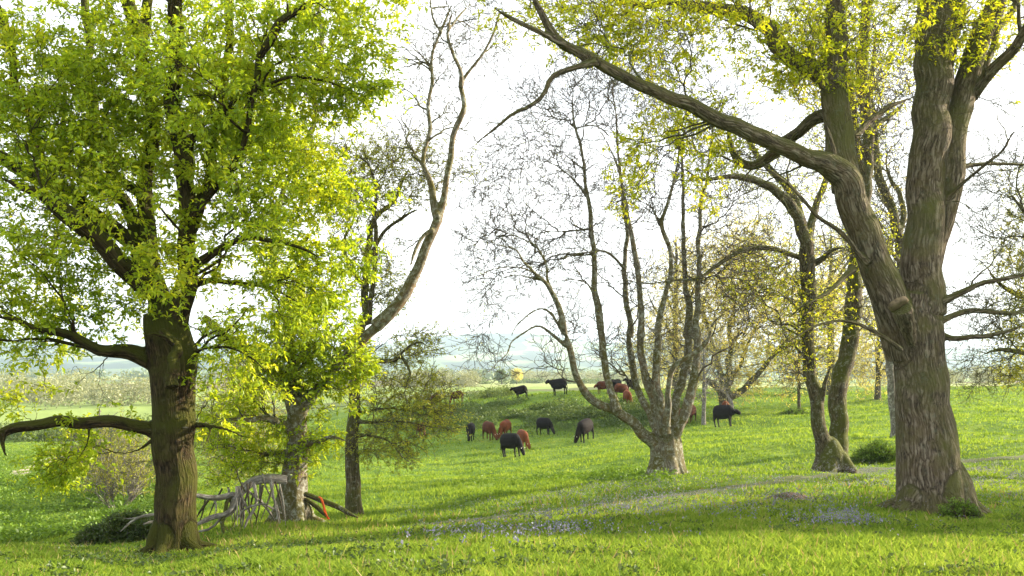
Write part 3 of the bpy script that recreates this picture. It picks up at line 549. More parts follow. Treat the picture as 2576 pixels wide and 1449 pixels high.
B_bl = [(1300, 10, 78, .6), (1380, 20, 65, .6), (1230, 40, 52, .4), (1500, 60, 104, .8), (1600, 30, 104, .8), (1650, 130, 78, .6), (1860, 90, 78, .6), (1950, 160, 78, .6), (2250, 80, 65, .5), (1790, 30, 104), (1540, 35, 98, .8), (1420, 90, 65, .6), (1600, 100, 78, .5), (1700, 180, 78, .5), (2010, 140, 110), (2070, 60, 98), (2090, 170, 84), (2370, 60, 110), (2390, 130, 78), (2450, 30, 78), (1600, 370, 72), (1690, 330, 72), (1770, 290, 65), (1580, 450, 65), (1560, 520, 36), (1780, 500, 46), (1810, 400, 58), (1740, 440, 46), (1990, 200, 65),
 (1500, -120, 150, .35), (1900, -140, 160, .5), (2300, -140, 170, .5), (2650, 0, 195, .35), (2000, 60, 110, .4, -2.5), (2330, 20, 110, .4, -2.5), (1700, 20, 100, .4, -2.5)]
B_bare = [(1650, 250, 90, .5), (1800, 350, 80, .4), (2150, 350, 90, .5), (2480, 400, 90, .5), (2530, 850, 60, .5), (2050, 620, 60, .4), (2500, 780, 80, .5), (2500, 560, 80, .5), (2500, 250, 90, .6), (2250, 250, 90, .5), (1950, 530, 90, .5), (1350, 250, 90, .5), (1250, 330, 60, .3), (1950, 850, 70, .4), (1900, 330, 100, .4), (1520, 180, 70, .4), (2230, 420, 60, .4)]
B += roots(b, .68, 1.35, 7, 2, .1)
treeB = make_tree('largest oak at right with furrowed brown trunk splitting low into leaning limb and straight stem', 'tree', b, B, bk_oak2, lf_oak2, B_bl, dB, (300, 2800, 10000), rg,
 voxel=.028, flare=(b[2] + .0, .45, .38, 3, 2.4), leaf=dict(per=6, size=.075, dens=.46, kw=dict(width=.42)), radii=((.010, .005), (.008, .0036), (.006, .0026)), name='oak_tree', lump=.04, blobs_bare=B_bare, droop=(0, 0, 0), twigmat=bk_mid)
# sawn stub facing the viewer's left: a short cut limb with pale end grain
st_m = skeleton_mesh('cut_stub', [limb('B', [(640, 1130, 34), (620, 1040, 56), (590, 950, 68), (566, 885, 70)], dB - .62, dB - 1.12, rough=.3)], .022, None, 1, .08)
stub = obj('cut_stub', st_m, bk_oak2, treeB, b)
eg = plain('end_grain', (.10, .075, .045), (.20, .15, .09), 14, .9, .8, .02)
fc = W(2057.2 + .3703 * 556, 447.2 + .3703 * 868, dB - 1.16); e1 = norm(np.array([.90, .10, .34])); e2 = norm(np.array([.10, -.62, .60])); e3 = np.cross(e1, e2); fv = [fc - e3 * .0]
for i_, (rr_, dz_) in enumerate(((.45, .006), (.8, .0), (1.0, -.012), (1.02, -.10))):
    for k in range(28): a_ = k / 28 * 6.2832; wob_ = 1 + .05 * math.sin(3 * a_ + 1) + .03 * math.sin(7 * a_); fv.append(fc + (e1 * math.cos(a_) * .185 + e2 * math.sin(a_) * .13) * rr_ * wob_ + e3 * dz_ * (-1 if e3[1] > 0 else 1) * 1.0)
fq = [(0, 1 + k, 1 + (k + 1) % 28) for k in range(28)] + [t for r_ in range(3) for k in range(28) for t in ((1 + r_ * 28 + k, 1 + (r_ + 1) * 28 + k, 1 + (r_ + 1) * 28 + (k + 1) % 28), (1 + r_ * 28 + k, 1 + (r_ + 1) * 28 + (k + 1) % 28, 1 + r_ * 28 + (k + 1) % 28))]
obj('sawn_face', mesh_q('sawn_face', fv, fq), eg, stub, b)

# ------------------------------------------------------------------ TREE: many-stemmed pale tree in the middle
rg = np.random.default_rng(303); dC = 34.0; b = onground(1675, dC)
C = [limb('5', [(872, 900, 92), (870, 850, 88), (868, 780, 84), (866, 710, 86), (866, 660, 84), (870, 620, 66)], dC, rough=.5),
 limb('5', [(860, 750, 46), (800, 690, 42), (745, 645, 38), (690, 590, 36), (640, 550, 35), (580, 512, 32), (520, 488, 30), (465, 460, 29), (420, 410, 28), (385, 350, 25), (360, 300, 24), (335, 210, 23), (318, 130, 22), (300, 60, 20)], dC, dC - 2.4, thin=.84),
 limb('C', [(657, 1250, 17), (640, 1160, 16), (612, 1080, 15), (565, 1000, 12), (510, 950, 10), (450, 890, 8), (425, 850, 7), (330, 820, 6), (240, 755, 5), (130, 715, 4), (70, 725, 2)], dC - 2.4, dC - 4.2, thin=.84),
 limb('C', [(605, 1070, 10), (572, 990, 9), (568, 920, 9), (520, 835, 8), (440, 790, 6), (340, 745, 5), (270, 640, 4), (230, 560, 2)], dC - 2.5, dC - 1.4, thin=.84),
 limb('C', [(560, 1000, 8), (500, 950, 7), (430, 927, 6.5), (330, 937, 6), (250, 972, 5), (180, 1022, 4), (140, 1092, 4), (85, 1140, 2)], dC - 2.7, dC - 4.5, thin=.84),
 limb('C', [(540, 990, 7), (430, 965, 6), (350, 987, 5.5), (280, 1052, 4.5), (200, 1112, 3.5), (180, 1150, 2)], dC - 2.7, dC - 3.4, thin=.84),
 limb('C', [(658, 1300, 10), (590, 1242, 9), (530, 1207, 8), (470, 1232, 7.5), (405, 1280, 7), (382, 1345, 6.5), (335, 1385, 6), (310, 1410, 5.5), (250, 1445, 5), (215, 1440, 4), (165, 1390, 3), (120, 1330, 2)], dC - 2.2, dC - 4.4, rough=1.5, thin=.84),
 limb('C', [(645, 1240, 9), (600, 1162, 8), (550, 1130, 7.5), (485, 1150, 7), (422, 1212, 6), (400, 1258, 5), (340, 1290, 4), (295, 1330, 3), (265, 1350, 2)], dC - 2.3, dC - 3.0, thin=.84),
 limb('C', [(365, 1370, 5), (366, 1405, 4), (330, 1440, 3.5), (300, 1460, 3), (285, 1480, 3), (284, 1530, 1.5)], dC - 4.0, dC - 4.2, rough=1.5, thin=.84),
 limb('C', [(655, 1240, 6), (610, 1180, 5), (560, 1250, 4), (520, 1310, 4), (490, 1360, 3), (520, 1410, 2)], dC - 2.4, dC - 3.4, thin=.84),
 limb('5', [(600, 520, 30), (580, 450, 27), (555, 390, 26), (532, 290, 25), (515, 160, 24), (500, 20, 22)], dC - 1.3, dC - .6, thin=.84),
 limb('C', [(823, 1225, 19), (815, 1130, 18), (797, 1040, 17), (790, 900, 16), (785, 750, 14), (765, 600, 12), (748, 480, 10), (730, 350, 9), (702, 260, 8), (690, 150, 6), (700, 60, 4), (710, -30, 3)], dC - .6, dC + .3, thin=.84),
 limb('C', [(786, 865, 8), (730, 875, 6), (650, 880, 5), (560, 930, 4)], dC - .2, dC - 1.4, thin=.84),
 limb('C', [(780, 745, 7), (680, 760, 6), (560, 762, 5), (450, 795, 3)], dC - .1, dC + 1.5, thin=.84),
 limb('C', [(762, 600, 8), (722, 545, 7), (660, 480, 6), (560, 420, 5), (480, 375, 4), (370, 310, 2)], dC, dC - 1.5, thin=.84),
 limb('C', [(745, 465, 6), (660, 400, 5), (600, 340, 4), (540, 330, 2)], dC, dC + 1.2, thin=.84),
 limb('C', [(712, 280, 6), (650, 220, 4), (600, 155, 3), (540, 85, 2)], dC + .3, dC - .6, thin=.84),
 limb('C', [(705, 270, 5), (790, 258, 6), (850, 290, 6), (885, 345, 5)], dC + .3, dC + .2, thin=.84),
 limb('C', [(940, 940, 8), (860, 860, 8), (780, 855, 7), (700, 868, 6), (640, 900, 5), (570, 950, 3)], dC + .2, dC - 1.2, thin=.84),
 limb('C', [(793, 1060, 8), (750, 1000, 6), (660, 990, 6), (615, 1050, 4)], dC - .6, dC - 1.6, thin=.84),
 limb('5', [(845, 690, 34), (822, 620, 30), (790, 560, 28), (742, 460, 26), (700, 360, 24), (674, 260, 23), (662, 140, 22), (656, 40, 20)], dC, dC + 1.6, thin=.84),
 limb('C', [(965, 1262, 16), (966, 1200, 15), (945, 1080, 15), (940, 920, 14), (948, 800, 13), (930, 650, 11), (920, 500, 10), (905, 350, 8), (900, 230, 7), (880, 100, 5), (860, -20, 4)], dC + 1.6, dC + 2.4, thin=.84),
 limb('5', [(850, 660, 34), (815, 520, 30), (790, 430, 28), (755, 340, 27), (735, 240, 25), (726, 130, 23), (725, 50, 21)], dC - .3, dC - .6, thin=.84),
 limb('C', [(1018, 1260, 17), (1012, 1080, 15), (992, 900, 17), (972, 790, 14), (945, 660, 11), (930, 560, 9), (890, 410, 7), (820, 280, 5), (760, 180, 3)], dC - .6, dC - 1.8, thin=.84),
 limb('5', [(865, 650, 40), (848, 540, 32), (835, 440, 29), (822, 320, 28), (825, 180, 26), (830, 20, 22)], dC - .5, dC - .8, thin=.84),
 limb('C', [(1093, 1232, 17), (1097, 1200, 16), (1112, 1130, 15), (1135, 1040, 13), (1155, 940, 13), (1150, 840, 13), (1110, 730, 13), (1130, 660, 11), (1160, 560, 10), (1190, 430, 8), (1195, 300, 7), (1185, 150, 5)], dC - .8, dC + .3, thin=.84),
 limb('C', [(1108, 735, 9), (1065, 645, 6), (1010, 615, 5), (940, 600, 3)], dC, dC - 1.2, thin=.84),
 limb('5', [(872, 600, 26), (878, 500, 22), (880, 410, 21), (900, 320, 20), (930, 255, 19), (1000, 200, 18), (1080, 150, 17), (1118, 95, 14), (1132, 30, 11)], dC - .9, dC - 2.6, thin=.84),
 limb('C', [(1348, 1210, 8), (1390, 1160, 6), (1450, 1140, 5), (1516, 1080, 4), (1600, 1040, 2)], dC - 2.6, dC - 3.4, thin=.84),
 limb('5', [(885, 680, 40), (905, 590, 32), (925, 470, 30), (960, 350, 29), (985, 240, 28), (1000, 130, 26), (1000, 40, 24)], dC + .4, dC + 1.2, thin=.84),
 limb('C', [(1232, 1260, 20), (1245, 1130, 18), (1225, 1000, 15), (1215, 830, 13), (1215, 650, 11), (1210, 450, 9), (1216, 300, 7), (1250, 130, 5), (1260, 0, 3)], dC + 1.2, dC + 2.0, thin=.84),
 limb('5', [(905, 790, 34), (915, 700, 34), (935, 640, 36), (965, 560, 35), (995, 470, 34), (1025, 350, 32), (1045, 220, 28), (1048, 120, 27), (1045, 40, 25)], dC - .3, dC - .2, thin=.84),
 limb('C', [(1262, 1270, 17), (1278, 1180, 16), (1287, 1050, 15), (1290, 900, 14), (1290, 750, 13), (1302, 600, 11), (1330, 490, 9), (1342, 380, 8), (1362, 240, 6), (1400, 120, 5), (1420, 0, 3)], dC - .2, dC + .3, thin=.84),
 limb('C', [(1285, 990, 10), (1200, 988, 8), (1120, 1000, 7), (1030, 1006, 6), (930, 985, 5), (850, 970, 3)], dC - .2, dC - 1.8, thin=.84),
 limb('C', [(1285, 990, 9), (1345, 945, 8), (1420, 890, 7), (1516, 852, 6), (1620, 840, 4)], dC, dC - 2, thin=.84)]
C_bl = [(1330, 250, 60), (1250, 430, 80), (1180, 600, 50), (1190, 680, 50), (1440, 230, 90), (1350, 380, 90), (1420, 450, 90), (1260, 620, 100), (1300, 540, 80), (1330, 690, 60), (1230, 760, 70), (1200, 860, 45), (1400, 640, 80), (1540, 200, 110), (1650, 220, 110), (1540, 450, 70), (1620, 500, 90), (1730, 400, 90), (1790, 300, 100), (1800, 500, 90), (1830, 650, 90), (1750, 700, 80), (1600, 700, 80), (1430, 800, 80), (1550, 870, 70), (1680, 850, 70), (1380, 900, 50, .6), (1240, 900, 55, .7), (1500, 0, 120, .6), (1700, 0, 130, .6), (1210, 500, 60, .8), (1480, 600, 80), (1870, 780, 60)]
C += roots(b, .62, 1.3, 7, 3, .6)
treeC = make_tree('pale lichened tree fanning from one short bole into many tall bare stems', 'tree', b, C, bk_grey, lf_oak2, C_bl, dC, (480, 5200, 19000), rg,
 voxel=.045, flare=(b[2] + .02, .62, .6, 3, 1.0), leaf=dict(per=2, size=.045, dens=.07), name='multi_stemmed_tree', lump=.05, droop=(.3, .4, .4), wig=(.13, .12, .12), twigmat=bk_twigp, clump=.35, radii=((.010, .008), (.008, .006), (.006, .0042)), leafpos=(1.0,))

# ------------------------------------------------------------------ TREE: twin-trunked tree, right of the middle
rg = np.random.default_rng(404); dD = 36.0; b = onground(2098, dD)
D = [limb('6', [(842, 850, 98), (842, 815, 92), (838, 770, 82), (835, 720, 62), (840, 690, 44), (842, 655, 12)], dD, rough=.4),
 limb('6', [(812, 790, 52), (795, 690, 46), (775, 600, 42), (760, 500, 40), (745, 420, 38), (728, 340, 37), (716, 220, 36), (706, 80, 36), (700, -30, 34)], dD, dD - .4),
 limb('8', [(1348, 1400, 34), (1342, 1300, 33), (1338, 1180, 34), (1330, 1080, 32), (1300, 1000, 28), (1270, 940, 26), (1220, 885, 22), (1150, 838, 20), (1080, 812, 18), (1010, 798, 14), (960, 800, 11), (860, 812, 8), (790, 770, 5), (760, 740, 3)], dD - .4, dD - 3.2),
 limb('8', [(1335, 1090, 26), (1365, 990, 18), (1385, 900, 16), (1410, 830, 14), (1440, 760, 10)], dD - .4, dD + .6),
 limb('8', [(1310, 1010, 24), (1270, 880, 20), (1210, 800, 18), (1140, 740, 16), (1080, 660, 12), (1040, 560, 8)], dD - .5, dD + 1.4),
 limb('8', [(1340, 1180, 18), (1290, 1160, 13), (1220, 1140, 12), (1130, 1120, 12), (1040, 1140, 11), (960, 1180, 10), (860, 1250, 9), (780, 1270, 6)], dD - .5, dD - 3),
 limb('8', [(1345, 1200, 18), (1410, 1170, 12), (1450, 1130, 10), (1520, 1120, 8)], dD - .5, dD - 1.8),
 limb('6', [(870, 800, 66), (885, 720, 54), (885, 600, 50), (880, 500, 50), (884, 400, 50), (900, 300, 52), (925, 200, 48), (945, 100, 46), (955, 0, 44)], dD + .3, dD + .8),
 limb('8', [(1545, 1440, 40), (1550, 1330, 37), (1552, 1220, 34), (1575, 1080, 30), (1600, 900, 28), (1612, 700, 27), (1605, 520, 26), (1590, 400, 27), (1585, 280, 26), (1600, 120, 24), (1610, 0, 22)], dD + .8, dD + 1.6, up=3),
 limb('8', [(1600, 800, 20), (1560, 700, 22), (1545, 600, 24), (1535, 500, 22), (1530, 380, 18), (1500, 240, 12)], dD + 1.2, dD + .4),
 limb('8', [(1610, 640, 16), (1660, 560, 14), (1720, 520, 10), (1800, 440, 7)], dD + 1.4, dD + 2.5),
 limb('6', [(790, 480, 12), (800, 380, 12), (820, 310, 10), (850, 240, 7)], dD - .2, dD - 1.0)]
D_bl = [(1880, 420, 60, .7), (1990, 480, 80, .6), (2130, 300, 100, .6), (2180, 180, 100, .6), (1950, 700, 90), (2050, 780, 70), (2180, 620, 80, .6), (1900, 620, 60, .6), (1850, 720, 60, .5), (2080, 100, 100, .5), (2200, 800, 50, .5), (2000, 880, 60, .7), (2150, -60, 140, .4)]
D += roots(b, .68, 1.0, 6, 4, .2)
make_tree('grey tree with two mossy trunks rising from one base, left of largest oak', 'tree', b, D, bk_mid, lf_oak2, D_bl, dD, (220, 2600, 9500), rg,
 voxel=.045, flare=(b[2] + .02, .5, .22, 4, 2.0), leaf=dict(per=3, size=.08, dens=.5), name='twin_trunk_tree', droop=(.1, .1, .1), wig=(.13, .12, .12), twigmat=bk_twigp, radii=((.010, .008), (.008, .006), (.006, .0042)))

# ------------------------------------------------------------------ TREE: lichened oak with a long leaning limb
rg = np.random.default_rng(505); dE = 27.0; b = onground(742, dE)
E = [limb('4', [(685, 1180, 92), (686, 1130, 86), (690, 1060, 80), (696, 980, 76), (706, 880, 70), (716, 780, 62), (722, 680, 58), (722, 600, 56), (722, 500, 58), (722, 430, 52)], dE, rough=.6),
 limb('4', [(705, 520, 46), (672, 400, 42), (645, 330, 40), (590, 285, 38), (540, 245, 38), (480, 208, 36), (420, 165, 34), (370, 130, 32), (300, 85, 28), (240, 30, 24), (190, -20, 20)], dE, dE + 1.0),
 limb('4', [(735, 500, 48), (780, 450, 44), (825, 400, 36), (860, 360, 32), (910, 300, 32), (980, 220, 34), (1050, 150, 36), (1115, 82, 38), (1180, 25, 34), (1230, -20, 32)], dE, dE - .6, rough=.4, thin=.8),
 limb('7', [(1700, 1480, 30), (1760, 1425, 32), (1820, 1350, 32), (1858, 1280, 32), (1895, 1200, 30), (1930, 1120, 28), (1960, 1050, 29), (1985, 975, 30), (2005, 920, 24), (2022, 820, 20), (2040, 700, 19), (2058, 590, 18), (2098, 495, 18), (2088, 420, 16), (2088, 380, 16), (2120, 330, 11), (2180, 250, 10), (2225, 170, 9), (2255, 80, 8), (2270, 0, 6)], dE - .6, dE - 1.4, rough=.8, thin=.74),
 limb('7', [(1982, 990, 24), (1965, 930, 19), (1958, 860, 18), (1938, 800, 17), (1916, 750, 15), (1922, 680, 14), (1945, 600, 14), (1948, 560, 14), (1940, 480, 12), (1958, 380, 12), (1952, 310, 11), (1965, 220, 10), (2000, 130, 10), (2030, 60, 8), (2055, 0, 7)], dE - .9, dE - .2, rough=.9, thin=.74),
 limb('7', [(2088, 400, 13), (2085, 320, 10), (2050, 240, 9), (2025, 160, 8), (2040, 80, 6), (2080, 0, 5)], dE - 1.3, dE - 2),
 limb('7', [(2000, 150, 7), (1960, 80, 6), (1950, 0, 5), (1960, -60, 3)], dE - .4, dE + .4),
 limb('7', [(2030, 140, 7), (2090, 60, 6), (2150, 0, 5)], dE - 1.8, dE - 1.0),
 limb('7', [(1962, 1040, 12), (1925, 1060, 9), (1895, 1100, 9), (1870, 1150, 9), (1858, 1220, 9)], dE - 1.0, dE - 1.3),
 limb('4', [(722, 470, 46), (700, 330, 34), (690, 220, 30), (680, 120, 28), (700, 0, 24)], dE + .2, dE + .8),
 limb('7', [(1270, 1330, 12), (1240, 1150, 14), (1250, 1000, 13), (1290, 850, 13), (1350, 740, 12), (1420, 540, 12), (1430, 380, 12), (1455, 200, 12), (1450, 90, 11), (1440, 0, 10)], dE + .8, dE + 2.4, up=2),
 limb('7', [(1340, 760, 10), (1290, 640, 10), (1300, 500, 9), (1340, 340, 7)], dE + 1.5, dE + 1.2),
 limb('4', [(700, 620, 40), (620, 590, 26), (520, 560, 20), (430, 575, 16), (330, 560, 11), (250, 590, 7)], dE, dE - 1.5),
 limb('4', [(735, 700, 26), (820, 690, 16), (900, 660, 12), (980, 680, 7), (1060, 720, 4)], dE, dE - 1.6),
 limb('4', [(700, 760, 24), (600, 750, 14), (480, 790, 9), (350, 830, 6), (260, 900, 3)], dE, dE + 1)]
E_bl = [(700, 860, 68, 1.0), (800, 870, 64, 1.0), (890, 900, 47, 1.0), (640, 940, 51, 1.0), (760, 950, 60, 1.0), (860, 960, 47, 1.0), (900, 1010, 34, 0.75), (600, 1030, 60, 0.75), (700, 1100, 51, 0.75), (780, 1120, 51, 0.75), (840, 1110, 34, 0.75), (600, 1140, 51, 0.75), (530, 1080, 47, 0.75), (560, 1200, 34, 0.38), (660, 1170, 38, 0.75), (750, 1180, 38, 0.75), (430, 1180, 34, 0.19), (700, 650, 68, 0.5), (760, 760, 68, 1.0), (560, 840, 51, 0.6), (890, 860, 42, 1.0), (930, 930, 30, 1.0), (650, 300, 102, 0.3), (750, 400, 94, 0.3), (800, 1030, 38, 0.52)]
E_bare = [(1080, 250, 80, .6), (1130, 120, 95, .6), (1180, 50, 90, .6), (1170, 300, 65, .5), (1100, 430, 65, .5), (1020, 330, 60, .4), (350, 1140, 40, .3), (1040, 150, 60, .4), (1230, 150, 60, .3), (1000, 620, 50, .3)]
E += roots(b, .46, .85, 6, 5, .9)
treeE = make_tree('white lichened oak beside the fallen boughs, its long bare limb leaning right', 'tree', b, E, bk_grey, lf_oak, E_bl, dE, (280, 2400, 5600), rg,
 voxel=.036, flare=(b[2] + .05, .5, .6, 3, 3.0), leaf=dict(per=6, size=.095, kw=dict(width=.44, sizevar=.45)), clump=.75, name='lichened_oak_tree', blobs_bare=E_bare, droop=(0, -.05, -.1), leafpos=(1.0, .7), twigmat=bk_mid)

# ------------------------------------------------------------------ TREE: slim tree behind it with olive leaves and trailing twigs
rg = np.random.default_rng(606); dF = 31.5; b = onground(890, dF)
Ft = [limb('4', [(1042, 1140, 50), (1040, 1090, 48), (1034, 980, 44), (1030, 880, 41), (1030, 760, 38), (1034, 600, 36), (1040, 460, 34), (1040, 330, 32), (1050, 180, 30), (1075, 60, 26), (1090, -20, 24)], dF, rough=.6),
 limb('7', [(1665, 1470, 20), (1650, 1350, 18), (1662, 1200, 17), (1675, 1100, 15), (1690, 1010, 13), (1720, 960, 11), (1790, 900, 9), (1830, 800, 6), (1880, 720, 3)], dF, dF + 1.5),
 limb('7', [(1675, 1450, 12), (1680, 1330, 11), (1700, 1220, 11), (1700, 1100, 11), (1690, 980, 10), (1700, 860, 8), (1660, 720, 5), (1620, 640, 3)], dF - .4, dF - 1.4),
 limb('7', [(1660, 1200, 12), (1730, 1060, 9), (1830, 980, 8), (1930, 930, 5)], dF + .4, dF - .8),
 limb('7', [(1650, 1300, 12), (1580, 1200, 10), (1560, 1080, 8), (1600, 980, 6), (1550, 860, 4)], dF, dF + 1.2),
 limb('4', [(1050, 240, 22), (1120, 220, 16), (1240, 232, 14), (1300, 200, 12), (1330, 250, 10), (1350, 310, 9), (1330, 370, 6), (1360, 420, 3)], dF, dF - 1.4, rough=1.8),
 limb('4', [(1280, 210, 9), (1350, 150, 8), (1430, 130, 7), (1480, 190, 4)], dF - 1, dF - 1.4, rough=1.8),
 limb('4', [(1040, 570, 18), (1130, 580, 10), (1280, 570, 8), (1450, 600, 6), (1600, 640, 3)], dF, dF - 2.4),
 limb('4', [(1036, 540, 16), (1100, 520, 9), (1230, 500, 7), (1380, 520, 5), (1560, 590, 3)], dF, dF + 1.4),
 limb('4', [(1036, 660, 16), (1130, 650, 9), (1240, 690, 7), (1300, 770, 5), (1360, 815, 3)], dF, dF - 1.6)]
F_bl = [(900, 420, 75), (980, 400, 60), (1060, 400, 55), (870, 520, 60), (960, 500, 60), (1050, 480, 45), (960, 700, 60), (990, 760, 40), (900, 640, 60), (1060, 860, 45, 1.3), (1010, 900, 50), (1080, 960, 40), (980, 980, 55), (1060, 1030, 70), (960, 1080, 60), (1110, 1070, 40, .6), (1020, 1130, 45), (930, 1130, 40), (1160, 430, 40, .3), (1100, 1010, 50)]
make_tree('slim straight mossy trunk right of the fallen boughs, with olive leaves and trailing grey twigs', 'tree', b, Ft, bk_mid, lf_olive, F_bl, dF, (160, 1600, 5200), rg,
 voxel=.04, flare=(b[2] + .03, .35, .3, 4, 1.5), leaf=dict(per=4, size=.07, dens=.8), twigmat=bk_twigp, name='slender_tree', droop=(-.2, -.2, -.2), leafpos=(1.0, .6), radii=((.010, .006), (.008, .005), (.006, .0036)))

# ------------------------------------------------------------------ trees further back
def base_at(u, v): return np.array(hit(u, v))
# wide yellow-green tree behind the cows
rg = np.random.default_rng(707); b = base_at(1815, 1043); dH = b[1]
Hh = [limb('5', [(1208, 545, 34), (1206, 500, 30), (1202, 450, 32), (1200, 410, 36), (1205, 370, 30)], dH, rough=.5),
 limb('5', [(1205, 440, 30), (1260, 425, 22), (1310, 395, 19), (1370, 330, 17), (1420, 270, 15), (1470, 210, 12), (1540, 130, 9), (1600, 20, 6)], dH, dH - 4),
 limb('5', [(1200, 420, 26), (1160, 380, 20), (1100, 340, 16), (1020, 300, 13), (940, 230, 10), (860, 150, 7)], dH, dH - 3),
 limb('5', [(1205, 400, 26), (1235, 330, 22), (1225, 240, 18), (1240, 150, 15), (1230, 40, 12), (1260, -80, 9), (1250, -250, 6)], dH, dH + 2),
 limb('5', [(1200, 410, 24), (1180, 300, 18), (1150, 200, 14), (1120, 80, 11), (1080, -60, 8), (1100, -200, 5)], dH, dH + 3),
 limb('5', [(1240, 330, 16), (1300, 240, 12), (1340, 120, 10), (1400, 0, 8), (1430, -120, 5)], dH + 1, dH + 5)]
Hb = [(1830, 640, 90), (1760, 720, 90), (1850, 760, 90), (1930, 720, 80), (1700, 820, 60), (1800, 860, 80), (1900, 860, 80), (1980, 850, 70), (1720, 900, 60), (1990, 940, 50), (1870, 950, 60), (1620, 880, 45, .6), (2040, 780, 60), (1900, 600, 60)]
tH = make_tree('broad tree with hazy golden crown standing behind the two cows at the far right of the herd', 'tree', b, Hh, bk_mid, lf_yellow, Hb, dH, (160, 1300, 6500), rg, voxel=.11,
 flare=(b[2], .6, .2, 3, 0), leaf=dict(per=4, size=.17, dens=.9), twigmat=bk_pale, name='broad_tree', droop=(.1, .1, 0), radii=((.010, .014), (.008, .010), (.006, .006)), wig=(.18, .14, .12))
tH['label'] = 'broad tree with hazy golden crown rising behind the black cow looking right'
ds = limb('5', [(1243, 540, 9), (1246, 490, 10), (1236, 450, 9), (1218, 405, 7)], dH - 1.4, dH - 1.0)
obj('dead_limb', join_tubes('dead_limb', [(ds[0][None], ds[1][None], 8)]), bk_dead, tH, b)
def small_tree(label, u, v, top, seed, bark, leafm, blobs, counts, leaf, group=None, name='young_tree', d=None, r=9, lean=0, forks=5, radii=((.012, .012), (.009, .008), (.006, .005)), fl=.15, up=.2, voxel=.06, cat='tree'):
    rg = np.random.default_rng(seed); b = base_at(u, v) if d is None else onground(u, d); d = b[1]
    tr = limb('V', [(u, v + 14, r * 1.15), (u + lean * .1, v - 20, r), (u + lean * .4, v + (top - v) * .35, r * .85), (u + lean * .7, v + (top - v) * .65, r * .6), (u + lean, top, r * .3)], d)
    L_ = [tr]
    for k in range(forks):
        i = int(len(tr[0]) * (.38 + .5 * k / max(1, forks))); a = rg.uniform(0, 6.28); ln = (v - top) * d / F * rg.uniform(.25, .4)
        p0 = tr[0][i]; dirn = np.array([math.cos(a), math.sin(a), 1.1]); dirn /= np.linalg.norm(dirn)
        P = np.stack([p0 + dirn * ln * t + np.array([0, 0, .25 * ln * t * t]) + rg.normal(0, .03 * ln, 3) * (t > 0) for t in (0, .33, .66, 1)]); q = resample(P, [tr[1][i] * .7, tr[1][i] * .5, tr[1][i] * .3, .01], step=.25); L_.append(q)
    return make_tree(label, cat, b, L_, bark, leafm, blobs, d, counts, rg, voxel=voxel, flare=(b[2], .3, fl, 4, 1), leaf=leaf, group=group, name=name, droop=(up, up, up), radii=radii, wig=(.16, .14, .12), lump=.03, twigmat=bk_pale if d > 90 else None)
small_tree('thin bare sapling with pale straight stem left of the black cow looking right', 1771, 1069, 830, 11, bk_pale, lf_yellow, [(1771, 930, 60), (1740, 970, 45), (1810, 960, 45), (1770, 860, 40)], (40, 300, 900), dict(per=2, size=.09, dens=.25), r=5.5, forks=6)
small_tree('thin bare sapling standing alone between the golden tree and the twin trunks', 2010, 1036, 830, 12, bk_mid, lf_yellow, [(2010, 930, 50), (1980, 960, 40), (2040, 950, 40), (2010, 870, 40)], (40, 260, 700), dict(per=2, size=.1, dens=.3), r=4.2, forks=6)
small_tree('small yellow-leaved tree seen between the twin trunks and the largest oak', 2209, 1026, 800, 13, bk_mid, lf_yellow, [(2190, 940, 50), (2225, 900, 55), (2160, 870, 45), (2200, 830, 50), (2140, 930, 35)], (60, 350, 1300), dict(per=3, size=.17, dens=.8), r=8, forks=6, d=96)
small_tree('slender white-barked tree leaning left from behind the largest oak', 2262, 1128, 560, 14, bk_pale, lf_olive, [(2210, 760, 60), (2190, 640, 70), (2230, 560, 60)], (50, 400, 1000), dict(per=2, size=.08, dens=.4), r=12, lean=-60, forks=5, d=50, fl=.3, name='birch_tree')
# bare tree whose stem shows in the fork of the largest oak
rg = np.random.default_rng(808); dK = 46.0; b = onground(2290, dK)
K = [limb('8', [(1800, 1900, 36), (1790, 1700, 32), (1775, 1450, 28), (1765, 1250, 24), (1758, 1100, 22), (1722, 960, 22), (1680, 850, 20), (1650, 720, 18), (1640, 560, 15), (1620, 400, 13), (1640, 250, 10), (1650, 60, 8)], dK),
 limb('8', [(1750, 1060, 16), (1775, 960, 14), (1740, 860, 12), (1700, 780, 8), (1690, 640, 5)], dK, dK + 1.5),
 limb('8', [(1660, 780, 14), (1600, 700, 10), (1560, 600, 8), (1500, 520, 5)], dK, dK - 1.8), limb('8', [(1770, 1200, 14), (1700, 1130, 9), (1620, 1080, 7), (1560, 1060, 4)], dK, dK - 1.8)]
make_tree('tall grey bare tree seen through the fork of the largest oak', 'tree', b, K, bk_mid, lf_yellow, [(2200, 350, 110), (2250, 500, 90), (2180, 480, 90), (2230, 620, 70), (2150, 200, 110), (2250, 200, 90), (2300, 700, 60), (2130, 620, 80)], dK, (160, 1400, 5000), rg, voxel=.07, flare=None, leaf=dict(per=2, size=.07, dens=.2), name='bare_tree', droop=(.2, .2, .2), radii=((.010, .009), (.008, .006), (.006, .0035)))
